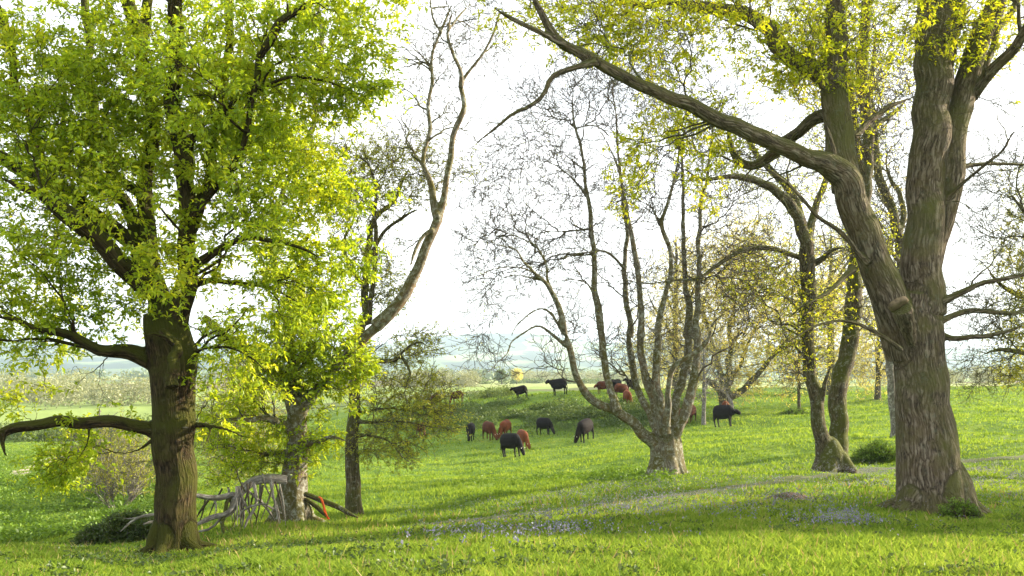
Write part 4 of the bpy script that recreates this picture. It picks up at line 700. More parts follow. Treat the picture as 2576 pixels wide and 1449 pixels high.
# tree whose trunk is beyond the right edge
rg = np.random.default_rng(909); dM = 31.0; b = onground(2790, dM)
Mt = [limb('V', [(2790, 1300, 40), (2790, 1150, 34), (2780, 950, 30), (2760, 750, 26), (2770, 500, 20), (2760, 250, 12)], dM),
 limb('V', [(2780, 980, 16), (2700, 930, 10), (2610, 900, 8), (2520, 880, 6), (2440, 905, 3)], dM, dM - 1), limb('V', [(2775, 850, 18), (2690, 790, 12), (2600, 760, 9), (2520, 720, 6), (2460, 640, 3)], dM, dM + 1),
 limb('V', [(2765, 700, 16), (2680, 620, 12), (2600, 560, 9), (2530, 470, 6)], dM, dM - 1.5), limb('V', [(2770, 560, 14), (2700, 450, 10), (2620, 380, 7), (2560, 300, 4)], dM, dM + 2)]
make_tree('fine-twigged tree reaching in over the right edge with sparse small green leaves', 'tree', b, Mt, bk_mid, lf_olive, [(2575, 850, 60), (2590, 760, 70), (2550, 660, 45), (2590, 560, 60), (2570, 930, 50), (2650, 650, 90), (2700, 450, 120)], dM, (200, 1900, 7000), rg, voxel=.06, flare=None,
 leaf=dict(per=4, size=.065), name='edge_tree', blobs_bare=[(2480, 800, 80), (2450, 900, 60), (2500, 620, 70), (2530, 950, 45), (2430, 750, 60), (2450, 560, 70), (2500, 450, 80), (2450, 950, 50)], radii=((.010, .006), (.008, .004), (.006, .0028)))
small_tree('tall hazy golden tree behind the twin trunks at the ridge', 2090, 992, 560, 15, bk_mid, lf_yellow, [(2090, 700, 80), (2040, 780, 70), (2130, 790, 80), (2070, 880, 70), (2150, 900, 60), (2100, 620, 60)], (100, 700, 3200), dict(per=4, size=.2, dens=.9), r=10, forks=8, d=112)
small_tree('tall hazy golden tree behind the middle stems, left of the broad golden one', 1700, 1000, 580, 16, bk_mid, lf_yellow, [(1700, 760, 80), (1640, 840, 70), (1740, 860, 70), (1680, 920, 60), (1720, 660, 60), (1610, 930, 50)], (100, 700, 2600), dict(per=3, size=.19, dens=.8), r=9, forks=8, d=118)
small_tree('olive-leaved tree with pale twigs behind the left oak and the lichened oak', 590, 1190, 860, 17, bk_pale, lf_olive, [(590, 1020, 80), (530, 1080, 60), (650, 1060, 60), (560, 1140, 60), (620, 960, 60), (640, 1150, 50)], (120, 900, 3000), dict(per=4, size=.09, dens=.9), r=9, forks=8, d=52)
small_tree('small tree of pale drooping twigs and yellow leaves left of the mossy oak, past brambles', 250, 1222, 1000, 18, bk_pale, lf_olive, [(250, 1120, 55), (190, 1150, 45), (310, 1150, 50), (260, 1180, 45), (340, 1200, 40)], (120, 900, 2600), dict(per=3, size=.08, dens=.8), r=7, forks=7, d=50, up=-.2)
# pale-twigged thorn bushes behind the left oak, and bramble on the bank
def bush(label, cat, name, u, v, d, blobs, counts, leafm, leaf, bark, seed, radii=((.010, .008), (.008, .005), (.006, .003)), up=.1):
    rg = np.random.default_rng(seed); b = onground(u, d); L_ = []
    wd = max(q[2] for q in blobs) / F * d
    for k in range(6):
        a = k / 6 * 6.28 + rg.uniform(0, 1); P = np.stack([b + np.array([math.cos(a) * wd * .8 * t, math.sin(a) * wd * .8 * t, -.15 + wd * 1.0 * t]) + rg.normal(0, .05, 3) for t in (0, .4, .8)]); L_.append(resample(P, [.035, .028, .015], step=.12))
    root = empty(name, b, label, cat); nd = Nodes()
    for P, Rr in L_: nd.add(P, frames(P[None])[0][0], Rr)
    parts = [(P[None], Rr[None], 6) for P, Rr in L_]
    RMIN[0] = d * .00014; t1 = blob_points(blobs, counts[0], rg, d); P, Rr, a = grow(nd, t1, 10, rg, full=True, r_at=radii[0][0], r_tip=radii[0][1], wig=.16, droop=up, rpar=.8); parts.append((P, Rr, 4))
    t2 = blob_points(blobs, counts[1], rg, d); P, Rr, c = grow(a, t2, 5, rg, r_at=radii[1][0], r_tip=radii[1][1], wig=.14, droop=up, rpar=.8); parts.append((P, Rr, 3))
    gz = H(P[:, -1, 0], P[:, -1, 1]); ok = P[:, -1, 2] > gz
    obj('branches', join_tubes('branches', parts), bark, root, b)
    V, q = leaf_quads(np.vstack([P[ok, -1], P[ok, 2]]), norm(np.vstack([P[ok, -1] - P[ok, -2]] * 2)), leaf['per'], leaf['size'], rg, **leaf.get('kw', {})); obj('crown', mesh_q('crown', V, q, False), leafm, root, b); return root
bush('thorn bush with pale twigs and yellow leaves behind the left oak trunk, beyond the brambles', 'bush', 'thorn_bush', 300, 1250, 44, [(300, 1150, 60), (250, 1190, 45), (350, 1180, 50), (320, 1090, 45), (220, 1130, 35)], (120, 1000), lf_olive, dict(per=4, size=.08), bk_pale, 21, up=-.1)
bush('dark bramble mound with dead stems on the bank just left of the mossy oak trunk', 'bush', 'bramble_bush', 300, 1345, 26.5, [(300, 1340, 34), (250, 1350, 28), (350, 1330, 30), (390, 1345, 26), (330, 1310, 18), (215, 1362, 20)], (140, 2400), lf_bush, dict(per=8, size=.085), bk_dead, 22)
bush('low leafy bramble clump between the twin trunks and the largest oak', 'bush', 'bramble_clump', 2200, 1150, 40, [(2180, 1148, 24), (2215, 1138, 24), (2150, 1164, 14), (2245, 1152, 22)], (80, 1100), lf_nettle, dict(per=6, size=.07), bk_twig, 23)
bush('small leafy weed tuft growing against the root of the largest oak', 'plant', 'weed_tuft', 2425, 1285, 18.6, [(2410, 1278, 22), (2440, 1290, 20), (2380, 1288, 14)], (50, 500), lf_nettle, dict(per=5, size=.04), bk_twig, 24)
bush('small round grass-green bush in the mown strip beyond the herd', 'bush', 'low_bush', 2000, 1046, 83, [(1990, 1042, 14), (2015, 1043, 14), (1970, 1045, 9), (2040, 1046, 9)], (50, 600), lf_nettle, dict(per=5, size=.11), bk_twig, 25)

# ------------------------------------------------------------------ fallen boughs, logs and the orange strap
def tube_obj(name, lim, mat, parent, off, sides=10, voxel=None):
    if voxel: return obj(name, skeleton_mesh(name, lim, voxel, None, 1, .08), mat, parent, off)
    return obj(name, join_tubes(name, [(P[None], Rr[None], sides) for P, Rr in lim]), mat, parent, off)
dP = 25.6; b = onground(600, dP)
pile = empty('fallen_bough', b, 'bleached fallen bough with many broken side branches propped against the lichened oak', 'fallen branch')
tube_obj('main_limb', [limb('4', [(655, 905, 28), (560, 898, 27), (480, 915, 27), (430, 960, 26), (385, 1000, 25), (350, 1040, 24), (312, 1090, 19), (240, 1112, 16), (180, 1140, 14), (120, 1170, 10)], dP + .7, dP - .6),
 limb('4', [(370, 1010, 22), (335, 990, 20), (290, 1006, 19), (225, 1000, 16), (160, 990, 13), (100, 990, 10), (20, 1005, 6)], dP + .1, dP - .8)], bk_dead, pile, b, voxel=.022)
for k, (pts, o1, o2) in enumerate([
 ([(335, 1000, 12), (312, 1050, 11), (308, 1105, 10), (285, 1130, 13), (298, 1190, 11), (303, 1222, 9)], 0, -.5), ([(470, 930, 10), (482, 1040, 9), (442, 1120, 9), (412, 1200, 8)], .2, -.3),
 ([(392, 1000, 8), (412, 1085, 8), (400, 1200, 7)], .2, .4), ([(345, 1000, 6), (378, 1070, 6), (372, 1120, 6), (330, 1205, 5)], .1, -.6), ([(505, 920, 7), (512, 1020, 8), (560, 1090, 7), (600, 1150, 6)], .4, .9),
 ([(560, 905, 6), (572, 980, 6), (605, 1060, 7), (620, 1150, 6)], .5, -.3), ([(220, 1010, 8), (180, 1070, 7), (128, 1150, 6)], 0, .5), ([(300, 1100, 8), (250, 1160, 7), (190, 1190, 7), (60, 1205, 5)], -.2, -.4),
 ([(370, 1130, 5), (420, 1070, 6), (490, 1045, 6), (560, 1040, 4)], -.1, -.5), ([(470, 980, 5), (455, 1060, 5), (490, 1120, 5), (470, 1190, 5)], .3, .5), ([(430, 960, 7), (500, 1020, 7), (580, 1070, 6), (640, 1100, 5)], .2, .8),
 ([(240, 1010, 5), (262, 1060, 5), (240, 1120, 4)], -.2, -.5), ([(420, 970, 4), (395, 920, 4), (370, 850, 3), (340, 800, 2)], .1, .3), ([(520, 870, 5), (545, 960, 5), (600, 1040, 4)], .3, .6)]):
    tube_obj('side_branch', [limb('4', pts, dP + o1, dP + o2, rough=1.4)], bk_dead if k % 3 else bk_mid, pile, b)
rgp = np.random.default_rng(99)
for k in range(16):
    x0 = rgp.uniform(180, 620); y0 = 905 + max(0, (430 - x0)) * .35 + rgp.uniform(0, 30); x1 = x0 + rgp.uniform(-110, 90); y1 = rgp.uniform(1120, 1200)
    tube_obj('side_branch', [limb('4', [(x0, y0, rgp.uniform(4, 7)), ((x0 + x1) / 2 + rgp.uniform(-14, 14), (y0 + y1) / 2, 5), (x1, y1, 3)], dP + rgp.uniform(-.3, .6), dP + rgp.uniform(-.8, .9), rough=1.2)], bk_dead if k % 2 else bk_twigp, pile, b)
b2 = onground(360, 25.0); dt = empty('dead_branch', b2, 'thin bleached dead branch lying left of the mossy oak base on the brambles', 'fallen branch')
tube_obj('stem', [limb('3', [(905, 1095, 9), (850, 1102, 8), (800, 1112, 7), (745, 1140, 6), (700, 1180, 5), (680, 1200, 3)], 24.6, 24.2)], bk_dead, dt, b2)
tube_obj('side_branch', [limb('3', [(880, 1140, 9), (840, 1145, 8), (810, 1158, 6)], 24.6, 24.3)], bk_dead, dt, b2)
tube_obj('side_branch', [limb('3', [(800, 1112, 5), (740, 1125, 4), (690, 1120, 2)], 24.5, 24.6)], bk_dead, dt, b2)
lg = onground(850, 26.5)
l1 = tube_obj('log', [limb('4', [(760, 985, 14), (800, 998, 15), (850, 1018, 15), (930, 1052, 15), (1000, 1090, 13), (1060, 1118, 10)], 26.6, 26.2, rough=.5)], bk_mid, None, None, 14)
tag(l1, 'upper straight log leaning right of the lichened oak, orange strap looped over it', 'log')
l2 = tube_obj('log', [limb('4', [(765, 1012, 13), (830, 1060, 14), (870, 1095, 14), (900, 1125, 11)], 26.9, 26.7, rough=.5)], bk_mid, None, None, 14)
tag(l2, 'lower shorter dark log beneath the strapped one, right of the lichened oak', 'log')
tg = tube_obj('fallen_twig', [limb('4', [(770, 1030, 6), (795, 1070, 6), (800, 1135, 5)], 26.4, 26.3)], bk_mid, None, None, 8); tag(tg, 'thin curved stick standing against the right side of the lichened oak base', 'stick')
smt, sn_ = newmat('orange_webbing'); pb = sn_.nodes.new('ShaderNodeBsdfPrincipled'); tcs = sn_.nodes.new('ShaderNodeTexCoord')
cw = ramp(sn_, noise(sn_, tcs.outputs['Object'], 60, 3), [(.3, (.62, .07, .01)), (.7, (.85, .14, .02))]); sn_.links.new(cw, pb.inputs['Base Color']); pb.inputs['Roughness'].default_value = .7
os_ = sn_.nodes.new('ShaderNodeOutputMaterial'); sn_.links.new(pb.outputs[0], os_.inputs[0])
def ribbon(pts, d, wd):
    P = np.array([W(429.3 + .4444 * x, 805 + .4444 * y, d + k) for x, y, k in pts]); P, _ = resample(P, np.ones(len(P)), step=.03)
    T_, A_, B_ = frames(P[None]); s = np.array([1, 0, .25]); s = s / np.linalg.norm(s); th_ = np.array([0, .004, 0])
    V = np.concatenate([P - s * wd + th_, P + s * wd + th_, P + s * wd - th_, P - s * wd - th_]); n = len(P); q = []
    for a, c in ((0, 1), (1, 2), (2, 3), (3, 0)):
        for i in range(n - 1): q.append((a * n + i, c * n + i, c * n + i + 1, a * n + i + 1))
    return V, np.array(q)
V1, q1 = ribbon([(838, 1000, -.25), (852, 1010, -.34), (862, 1040, -.35), (872, 1075, -.3), (882, 1105, -.2), (895, 1128, -.1)], 26.4, .028)
V2, q2 = ribbon([(852, 1010, -.345), (868, 1050, -.36), (868, 1080, -.33), (880, 1100, -.28), (890, 1120, -.24)], 26.4, .018)
V3, q3 = ribbon([(833, 1128, -.1), (850, 1122, -.15), (880, 1128, -.15), (900, 1126, -.12)], 26.4, .012)
q2 = q2 + len(V1); q3 = q3 + len(V1) + len(V2)
st = obj('tie_strap', mesh_q('tie_strap', np.vstack([V1, V2, V3]), np.vstack([q1, q2, q3]), False), smt); tag(st, 'bright orange webbing strap hanging over the log beside the lichened oak', 'strap')

# ------------------------------------------------------------------ the cattle
def oval_tube(P, A, B_, sides=14):            # P in the xz plane; A sideways radius, B_ other radius
    P, q = resample(P, np.arange(len(P)), n=len(P) * 4); A = np.interp(q, np.arange(len(A)), A); B_ = np.interp(q, np.arange(len(B_)), B_)
    T_ = norm(np.gradient(P, axis=0)); Yv = np.tile([0, 1., 0], (len(P), 1)); Yv = norm(Yv - (Yv * T_).sum(1, keepdims=True) * T_); Zv = np.cross(T_, Yv)
    an = np.arange(sides) / sides * 6.2832
    V = P[:, None] + Yv[:, None] * (A[:, None] * np.cos(an))[..., None] + Zv[:, None] * (B_[:, None] * np.sin(an))[..., None]
    id_ = np.arange(len(P) * sides).reshape(len(P), sides); nx_ = np.roll(id_, -1, 1)
    qs = np.stack([id_[:-1], nx_[:-1], nx_[1:], id_[1:]], -1).reshape(-1, 4).tolist()
    return V.reshape(-1, 3), qs + [list(range(sides))[::-1], list(range((len(P) - 1) * sides, len(P) * sides))]
def cow_mesh(name, pose, yaw=0.0, stride=0.0, lift=0):
    Vs, Fs, n = [], [], 0
    def add(P, A, B_, sides=14, head=False):
        nonlocal n
        V, f = oval_tube(np.array(P, float), np.array(A, float), np.array(B_, float), sides)
        Vs.append(V); Fs.extend([[i + n for i in q] for q in f]); n += len(V)
    add([(-.80, 0, 1.02), (-.74, 0, 1.0), (-.58, 0, .95), (-.25, 0, .89), (.1, 0, .88), (.4, 0, .91), (.6, 0, .96), (.74, 0, 1.0)], [.09, .23, .31, .36, .36, .32, .25, .14], [.14, .29, .38, .44, .44, .41, .35, .20])
    if pose == 'graze':
        add([(.42, 0, 1.0), (.66, 0, .86), (.82, 0, .64), (.90, 0, .46)], [.17, .15, .13, .10], [.30, .24, .18, .13])
        add([(.87, 0, .54), (.92, 0, .44), (1.0, 0, .28), (1.06, 0, .14), (1.08, 0, .06)], [.09, .135, .12, .10, .085], [.09, .145, .13, .10, .07]); hb = (.91, .50); ed = (-.05, .02)
    else:
        add([(.42, 0, 1.02), (.62, 0, 1.06 + lift * .4), (.80, 0, 1.13 + lift * .8), (.90, 0, 1.20 + lift)], [.17, .15, .13, .10], [.30, .26, .20, .13])
        add([(.86, 0, 1.26 + lift), (.94, 0, 1.24 + lift), (1.10, 0, 1.17 + lift), (1.24, 0, 1.10 + lift), (1.30, 0, 1.07 + lift)], [.09, .14, .125, .105, .09], [.09, .15, .14, .11, .08]); hb = (.91, 1.30 + lift); ed = (0, .02)
    for s in (-1, 1):                         # ears
        V, f = oval_tube(np.array([(0, 0, 0), (0, .06, .0), (0, .13, -.01), (0, .18, -.02)], float) + [0, 0, 0], np.array([.02, .02, .02, .01]), np.array([.02, .045, .05, .01]), 8)
        an = np.arange(8) / 8 * 6.2832; pts = np.array([(0, .05, 0), (0, .10, .01), (0, .16, .0), (0, .21, -.02)]); rad = np.array([(.02, .02), (.03, .05), (.03, .055), (.01, .012)])
        P, _ = resample(pts, np.ones(4), n=8); ra = np.interp(np.linspace(0, 3, 8), range(4), rad[:, 0]); rb = np.interp(np.linspace(0, 3, 8), range(4), rad[:, 1])
        V = np.array([[(p[0] + a * math.cos(t), s * p[1], p[2] + c * math.sin(t)) for t in an] for p, a, c in zip(P, ra, rb)]).reshape(-1, 3) + [hb[0], 0, hb[1]]
        id_ = np.arange(64).reshape(8, 8); nx_ = np.roll(id_, -1, 1); qs = np.stack([id_[:-1], nx_[:-1], nx_[1:], id_[1:]], -1).reshape(-1, 4)
        if s < 0: qs = qs[:, ::-1]
        Vs.append(V); Fs.extend((qs + n).tolist()); Fs.append([n + i for i in (range(8) if s < 0 else range(7, -1, -1))]); Fs.append([n + 56 + i for i in (range(7, -1, -1) if s < 0 else range(8))]); n += 64
    for s in (-1, 1):
        st_ = stride * s
        fx = .48 + .10 * st_; hx_ = -.60 - .12 * st_
        for P, A in (([(.46, s * .13, .86), (.48 + .03 * st_, s * .155, .62), (fx, s * .15, .38), (fx + .01, s * .15, .12), (fx + .04, s * .15, .01)], [.12, .095, .058, .046, .06]),
                     ([(-.56, s * .12, .92), (-.56 - .05 * st_, s * .16, .68), (hx_ - .06, s * .155, .44), (hx_ - .03, s * .15, .13), (hx_ + .01, s * .15, .01)], [.19, .14, .062, .048, .06])):
            add(P, A, [A[0] * 1.35, A[1] * 1.2, A[2] * 1.1, A[3], A[4] * 1.1], 10)
    add([(-.78, 0, 1.12), (-.86, 0, 1.0), (-.88, 0, .75), (-.87, 0, .5), (-.88, 0, .36)], [.03, .026, .024, .045, .02], [.03, .026, .024, .045, .02], 8)
    add([(-.35, 0, .62), (-.2, 0, .58), (.0, 0, .60)], [.08, .12, .06], [.06, .08, .05], 8)
    V = np.vstack(Vs)
    if yaw:
        t = np.clip((V[:, 0] - .55) / .5, 0, 1) * yaw; x = V[:, 0] - .55; y = V[:, 1].copy(); m = V[:, 0] > .55
        V[m, 0] = .55 + x[m] * np.cos(t[m]) - y[m] * np.sin(t[m]); V[m, 1] = x[m] * np.sin(t[m]) + y[m] * np.cos(t[m])
    V[:, 0] *= .84; V[:, 2] *= 1.07
    me = bpy.data.meshes.new(name); me.from_pydata(V.tolist(), [], Fs); me.update()
    o = bpy.data.objects.new('tmp', me); COL.objects.link(o)
    m = o.modifiers.new('r', 'REMESH'); m.mode = 'VOXEL'; m.voxel_size = .026; m.use_smooth_shade = True; s = o.modifiers.new('s', 'SMOOTH'); s.iterations = 2; s.factor = .5
    me2 = bpy.data.meshes.new_from_object(o.evaluated_get(bpy.context.evaluated_depsgraph_get())); me2.name = name; bpy.data.objects.remove(o); bpy.data.meshes.remove(me); return me2
def coat(name, a, b_, c):
    m, nt = newmat(name); t = nt.nodes.new('ShaderNodeTexCoord'); mp = nt.nodes.new('ShaderNodeMapping'); mp.inputs['Scale'].default_value = (1, 1, .5); nt.links.new(t.outputs['Object'], mp.inputs[0])
    n = noise(nt, mp.outputs[0], 2.2, 5, .6); n2 = noise(nt, t.outputs['Object'], 26, 4, .7); f = mth(nt, 'ADD', mth(nt, 'MULTIPLY', n, .7), mth(nt, 'MULTIPLY', n2, .3)); cc = ramp(nt, f, [(.35, a), (.5, b_), (.66, c)])
    p = nt.nodes.new('ShaderNodeBsdfPrincipled'); p.inputs['Roughness'].default_value = .8; p.inputs['Specular IOR Level'].default_value = .15; bp = nt.nodes.new('ShaderNodeBump'); bp.inputs['Strength'].default_value = .5; bp.inputs['Distance'].default_value = .02
    nt.links.new(n2, bp.inputs['Height']); nt.links.new(bp.outputs[0], p.inputs['Normal']); nt.links.new(cc, p.inputs['Base Color']); o = nt.nodes.new('ShaderNodeOutputMaterial'); nt.links.new(p.outputs[0], o.inputs[0]); return m
c_blk = coat('coat_black', (.003, .0028, .0028), (.006, .005, .005), (.014, .011, .009))
c_drk = coat('coat_dark_brown', (.004, .003, .003), (.009, .005, .004), (.024, .011, .007))
c_brn = coat('coat_red_brown', (.035, .011, .005), (.075, .022, .009), (.14, .045, .016))
c_red = coat('coat_chestnut', (.07, .020, .007), (.14, .040, .012), (.22, .070, .022))
m_tag = plain('ear_tag_plastic', (.75, .72, .55), (.8, .78, .65), 20, .5, .1)
CM = {'g0': cow_mesh('cow_grazing', 'graze', 0, .5), 'g1': cow_mesh('cow_grazing', 'graze', .5, -.6), 'g2': cow_mesh('cow_grazing', 'graze', -.55, .8), 's0': cow_mesh('cow_standing', 'stand', 0, .7), 's1': cow_mesh('cow_standing', 'stand', .3, -.5, -.36)}
uvd = lambda u, d: HY - F * onground(u, d)[2] / d
COWS = [  # u, v of the feet, heading, mesh, coat, scale, tag, label
 (1152, 1016, 188, 'g0', c_brn, 1.0, 0, 'red-brown cow grazing alone at the left end of the ridge'),
 (1314, 1005, 172, 's0', c_drk, 1.0, 0, 'dark brown young cow standing on the ridge, facing left, smaller of the two in profile'),
 (1408, 996, 181, 's0', c_blk, 1.22, 0, 'large black cow standing side-on on the ridge top, facing left'),
 (1516, 992, 195, 's1', c_brn, .95, 0, 'brown calf walking left on the ridge, left of the crowd behind the pale stems'),
 (1552, 987, 230, 's0', c_blk, 1.0, 0, 'black cow at the back of the ridge crowd, partly behind a pale stem'),
 (1588, 986, 170, 's0', c_blk, 1.0, 0, 'black cow at the right of the ridge crowd, seen behind thin stems'),
 (1562, 1002, 15, 'g0', c_brn, 1.0, 0, 'red-brown cow in the middle of the ridge crowd, below the black ones'),
 (1577, 1020, -75, 'g1', c_red, .95, 0, 'chestnut cow grazing down the bank below the ridge crowd'),
 (1184, 1110, -97, 'g0', c_blk, 1.05, 1, 'black cow grazing head-on, leftmost of the group in the hollow'),
 (1229, 1108, -58, 'g1', c_brn, 1.05, 1, 'red-brown cow grazing between the head-on black cow and a chestnut one'),
 (1273, 1103, -118, 'g2', c_red, 1.02, 1, 'chestnut cow grazing towards the left, just behind the nearest black cow'),
 (1287, 1151, -36, 'g0', c_blk, 1.2, 1, 'nearest black cow grazing side-on in the hollow, head to the right'),
 (1314, 1131, -68, 'g1', c_red, 1.0, 1, 'chestnut cow grazing behind the head of the nearest black cow'),
 (1369, 1096, -38, 'g1', c_blk, 1.0, 0, 'black cow grazing down to the right, alone between the chestnut and dark brown ones'),
 (1475, 1112, -128, 'g2', c_drk, 1.2, 1, 'dark brown cow with black head grazing to the left, nearest the pale many-stemmed tree'),
 (1739, 1063, -125, 'g0', c_brn, 1.0, 1, 'red-brown cow grazing just right of the pale many-stemmed tree'),
 (1700, 1062, -70, 'g0', c_red, .9, 0, 'chestnut cow almost hidden between stems of the many-stemmed tree'),
 (1823, 1076, -38, 's1', c_blk, 1.25, 0, 'black cow standing with its head level, looking right, before the golden tree'),
 (1825, 1052, 80, 'g0', c_red, 1.0, 0, 'chestnut cow seen behind the black one that looks right'),
 (1058, 1101, -60, 'g0', c_brn, .95, 0, 'red-brown cow half hidden by trailing twigs of the slim tree'),
 (1096, 1006, 185, 's1', c_brn, .95, 0, 'red-brown cow at the far left of the ridge, behind leafy twig ends')]
for u, v, hd, mk, ct, sc_, tg_, lab in COWS:
    p = hit(u, v); h_ = R(hd); fx, fy = math.cos(h_), math.sin(h_)
    if p[1] > 104 or v < 990:               # feet just over the crest: stand on the crest itself
        dd = np.arange(88, 112, .5); vv = [uvd(u, q_) for q_ in dd]; p = tuple(onground(u, dd[int(np.argmin(np.abs(np.array(vv) - v)))]))
    z0 = H(p[0] + fx * .5, p[1] + fy * .5); z1 = H(p[0] - fx * .5, p[1] - fy * .5); pit = math.atan2(z0 - z1, 1.0)
    o = bpy.data.objects.new('cow', CM[mk]); 
    if not CM[mk].materials: CM[mk].materials.append(ct)
    COL.objects.link(o); o.material_slots[0].link = 'OBJECT'; o.material_slots[0].material = ct
    o.location = (p[0], p[1], (z0 + z1) / 2 + .06); o.rotation_mode = 'XYZ'; o.rotation_euler = (Matrix.Rotation(h_, 3, 'Z') @ Matrix.Rotation(-pit, 3, 'Y')).to_euler(); o.scale = (sc_ * .98,) * 3
    tag(o, lab, 'cow', 'cattle grazing on the meadow and ridge')
    if tg_:
        yw = {'g0': 0, 'g1': .5, 'g2': -.55}[mk]
        for s in (-1, 1):
            x, y = .45, s * .17; X_, Y_ = .55 + x * math.cos(yw * .9) - y * math.sin(yw * .9), x * math.sin(yw * .9) + y * math.cos(yw * .9)
            V = np.array([(a, b_, c) for a in (-.008, .008) for b_ in (-.018, .018) for c in (-.022, .022)]) ; V = (V + [X_ + .05, Y_, .46]) * np.array([.84, 1, 1.07])
            t_ = obj('ear_tag', mesh_q('ear_tag', V, [(0, 1, 3, 2), (4, 6, 7, 5), (0, 4, 5, 1), (2, 3, 7, 6), (0, 2, 6, 4), (1, 5, 7, 3)], False), m_tag, o)

# ------------------------------------------------------------------ path, track, stream, molehill
def path_v(u): return np.interp(u, [760, 900, 1000, 1290, 1450, 1600, 1800, 2000, 2200, 2400, 2600, 2900], [1352, 1340, 1326, 1297, 1277, 1258, 1233, 1205, 1183, 1163, 1147, 1130])
def strip(name, pts, wd, mat, kind='structure', dz=.012, seed=3, jag=.18):
    P = np.array(pts, float); P, _ = resample(np.c_[P[:, :2], np.zeros(len(P))], np.ones(len(P)), step=.18); rg = np.random.default_rng(seed)
    T_ = norm(np.gradient(P, axis=0)); S = np.c_[-T_[:, 1], T_[:, 0]]; n = len(P); k = np.hanning(7); k /= k.sum()
    wl = wd * (1 + jag * 2 * np.convolve(rg.normal(0, 1, n), k, 'same')); wr = wd * (1 + jag * 2 * np.convolve(rg.normal(0, 1, n), k, 'same')); e = np.sin(np.linspace(0.02, 3.12, n)) ** .3
    m = 7; V = []
    for j in range(m):
        t = j / (m - 1) * 2 - 1; w_ = np.where(t < 0, wl, wr) * t * e; x = P[:, 0] + S[:, 0] * w_; y = P[:, 1] + S[:, 1] * w_; V.append(np.stack([x, y, H(x, y) + dz - .03 * (abs(t) == 1)], 1))
    V = np.stack(V, 1).reshape(-1, 3); id_ = np.arange(n * m).reshape(n, m); q = np.stack([id_[:-1, :-1], id_[:-1, 1:], id_[1:, 1:], id_[1:, :-1]], -1).reshape(-1, 4)
    o = obj(name, mesh_q(name, V, q), mat); tag(o, kind=kind); return P
soil = plain('trodden_soil', (.06, .085, .02), (.10, .10, .045), 1.6, .95, .5, .03)
pale = plain('pale_track_soil', (.26, .23, .15), (.40, .34, .25), 1.2, .95, .4, .03)
pp = [hit(u, float(path_v(u))) for u in range(860, 2900, 60)]
PATH = strip('path', pp, .48, soil)
strip('track', [onground(-160, 74), onground(-60, 70), onground(0, 70), onground(60, 74), onground(110, 80), onground(160, 88)], .8, pale, seed=5)
wm, wn = newmat('stream_water'); pw = wn.nodes.new('ShaderNodeBsdfPrincipled'); gw = wn.nodes.new('ShaderNodeNewGeometry'); nw = noise(wn, gw.outputs['Position'], 5, 4)
cw_ = ramp(wn, noise(wn, gw.outputs['Position'], 1.3, 4), [(.42, (.035, .035, .028)), (.6, (.15, .13, .09))]); wn.links.new(cw_, pw.inputs['Base Color']); pw.inputs['Roughness'].default_value = .16
bw = wn.nodes.new('ShaderNodeBump'); bw.inputs['Strength'].default_value = .12; wn.links.new(nw, bw.inputs['Height']); wn.links.new(bw.outputs[0], pw.inputs['Normal']); ow = wn.nodes.new('ShaderNodeOutputMaterial'); wn.links.new(pw.outputs[0], ow.inputs[0])
STREAM = strip('stream', [hit(-420, 1415, 22), hit(-200, 1408, 22), hit(-60, 1404, 22), hit(40, 1394, 22), hit(110, 1384, 22), hit(180, 1378, 22), hit(230, 1374, 22)], .75, wm, dz=.05, seed=9)
# molehill: a low mound of bare earth
mb = np.array(hit(1985, 1256)); nR_, nA_ = 7, 22; V = []; rg = np.random.default_rng(31)
for i in range(nR_):
    for j in range(nA_):
        a = j / nA_ * 6.283; rr_ = .42 * i / (nR_ - 1) * (1 + .15 * math.sin(3 * a) + rg.uniform(-.08, .08)); x = mb[0] + rr_ * 1.3 * math.cos(a); y = mb[1] + rr_ * math.sin(a)
        V.append((x, y, H(x, y) + .16 * math.cos(min(1, i / (nR_ - 1)) * 1.6) + rg.uniform(-.012, .012) - .02 * (i == nR_ - 1)))
q = [(i * nA_ + j, (i + 1) * nA_ + j, (i + 1) * nA_ + (j + 1) % nA_, i * nA_ + (j + 1) % nA_) for i in range(nR_ - 1) for j in range(nA_)]
tag(obj('molehill', mesh_q('molehill', V, q), plain('bare_earth', (.045, .032, .02), (.12, .08, .05), 12, .95, .8, .04)), 'small mound of bare brown earth in the shaded grass below the twin trunks', 'molehill')

# ------------------------------------------------------------------ grass, bluebells, nettles
def uv_of(x, y, z): return CX + F * x / y, HY - F * z / y
def vnoise(x, y, s, seed):                    # smooth value noise
    rg = np.random.default_rng(seed); Gd = rg.random((256, 256)); x = x / s; y = y / s; i = np.floor(x).astype(int); j = np.floor(y).astype(int); a = x - i; b_ = y - j; a = a * a * (3 - 2 * a); b_ = b_ * b_ * (3 - 2 * b_)
    g = lambda p, q_: Gd[p % 256, q_ % 256]
    return (g(i, j) * (1 - a) + g(i + 1, j) * a) * (1 - b_) + (g(i, j + 1) * (1 - a) + g(i + 1, j + 1) * a) * b_
def scatter(n, r0, r1, u0, u1, seed, power=0.0):
    rg = np.random.default_rng(seed); q = rg.random(n)
    if power == 0: y = r0 * (r1 / r0) ** q
    else: y = (r0 ** power + q * (r1 ** power - r0 ** power)) ** (1 / power)
    x = (rg.uniform(u0, u1, n) - CX) / F * y; return x, y, rg
def near_line(x, y, Pl): 
    out_ = np.full(len(x), 1e9)
    for p in Pl[::3]: out_ = np.minimum(out_, (x - p[0]) ** 2 + (y - p[1]) ** 2)
    return np.sqrt(out_)
gmat = leaf_mat('grass_blades', [(.0, (.055, .105, .014)), (.35, (.12, .20, .026)), (.65, (.21, .295, .042)), (1, (.38, .40, .10))], trans=.5, posscale=.3, posamt=.62, gloss=0.0, fine=2.6)
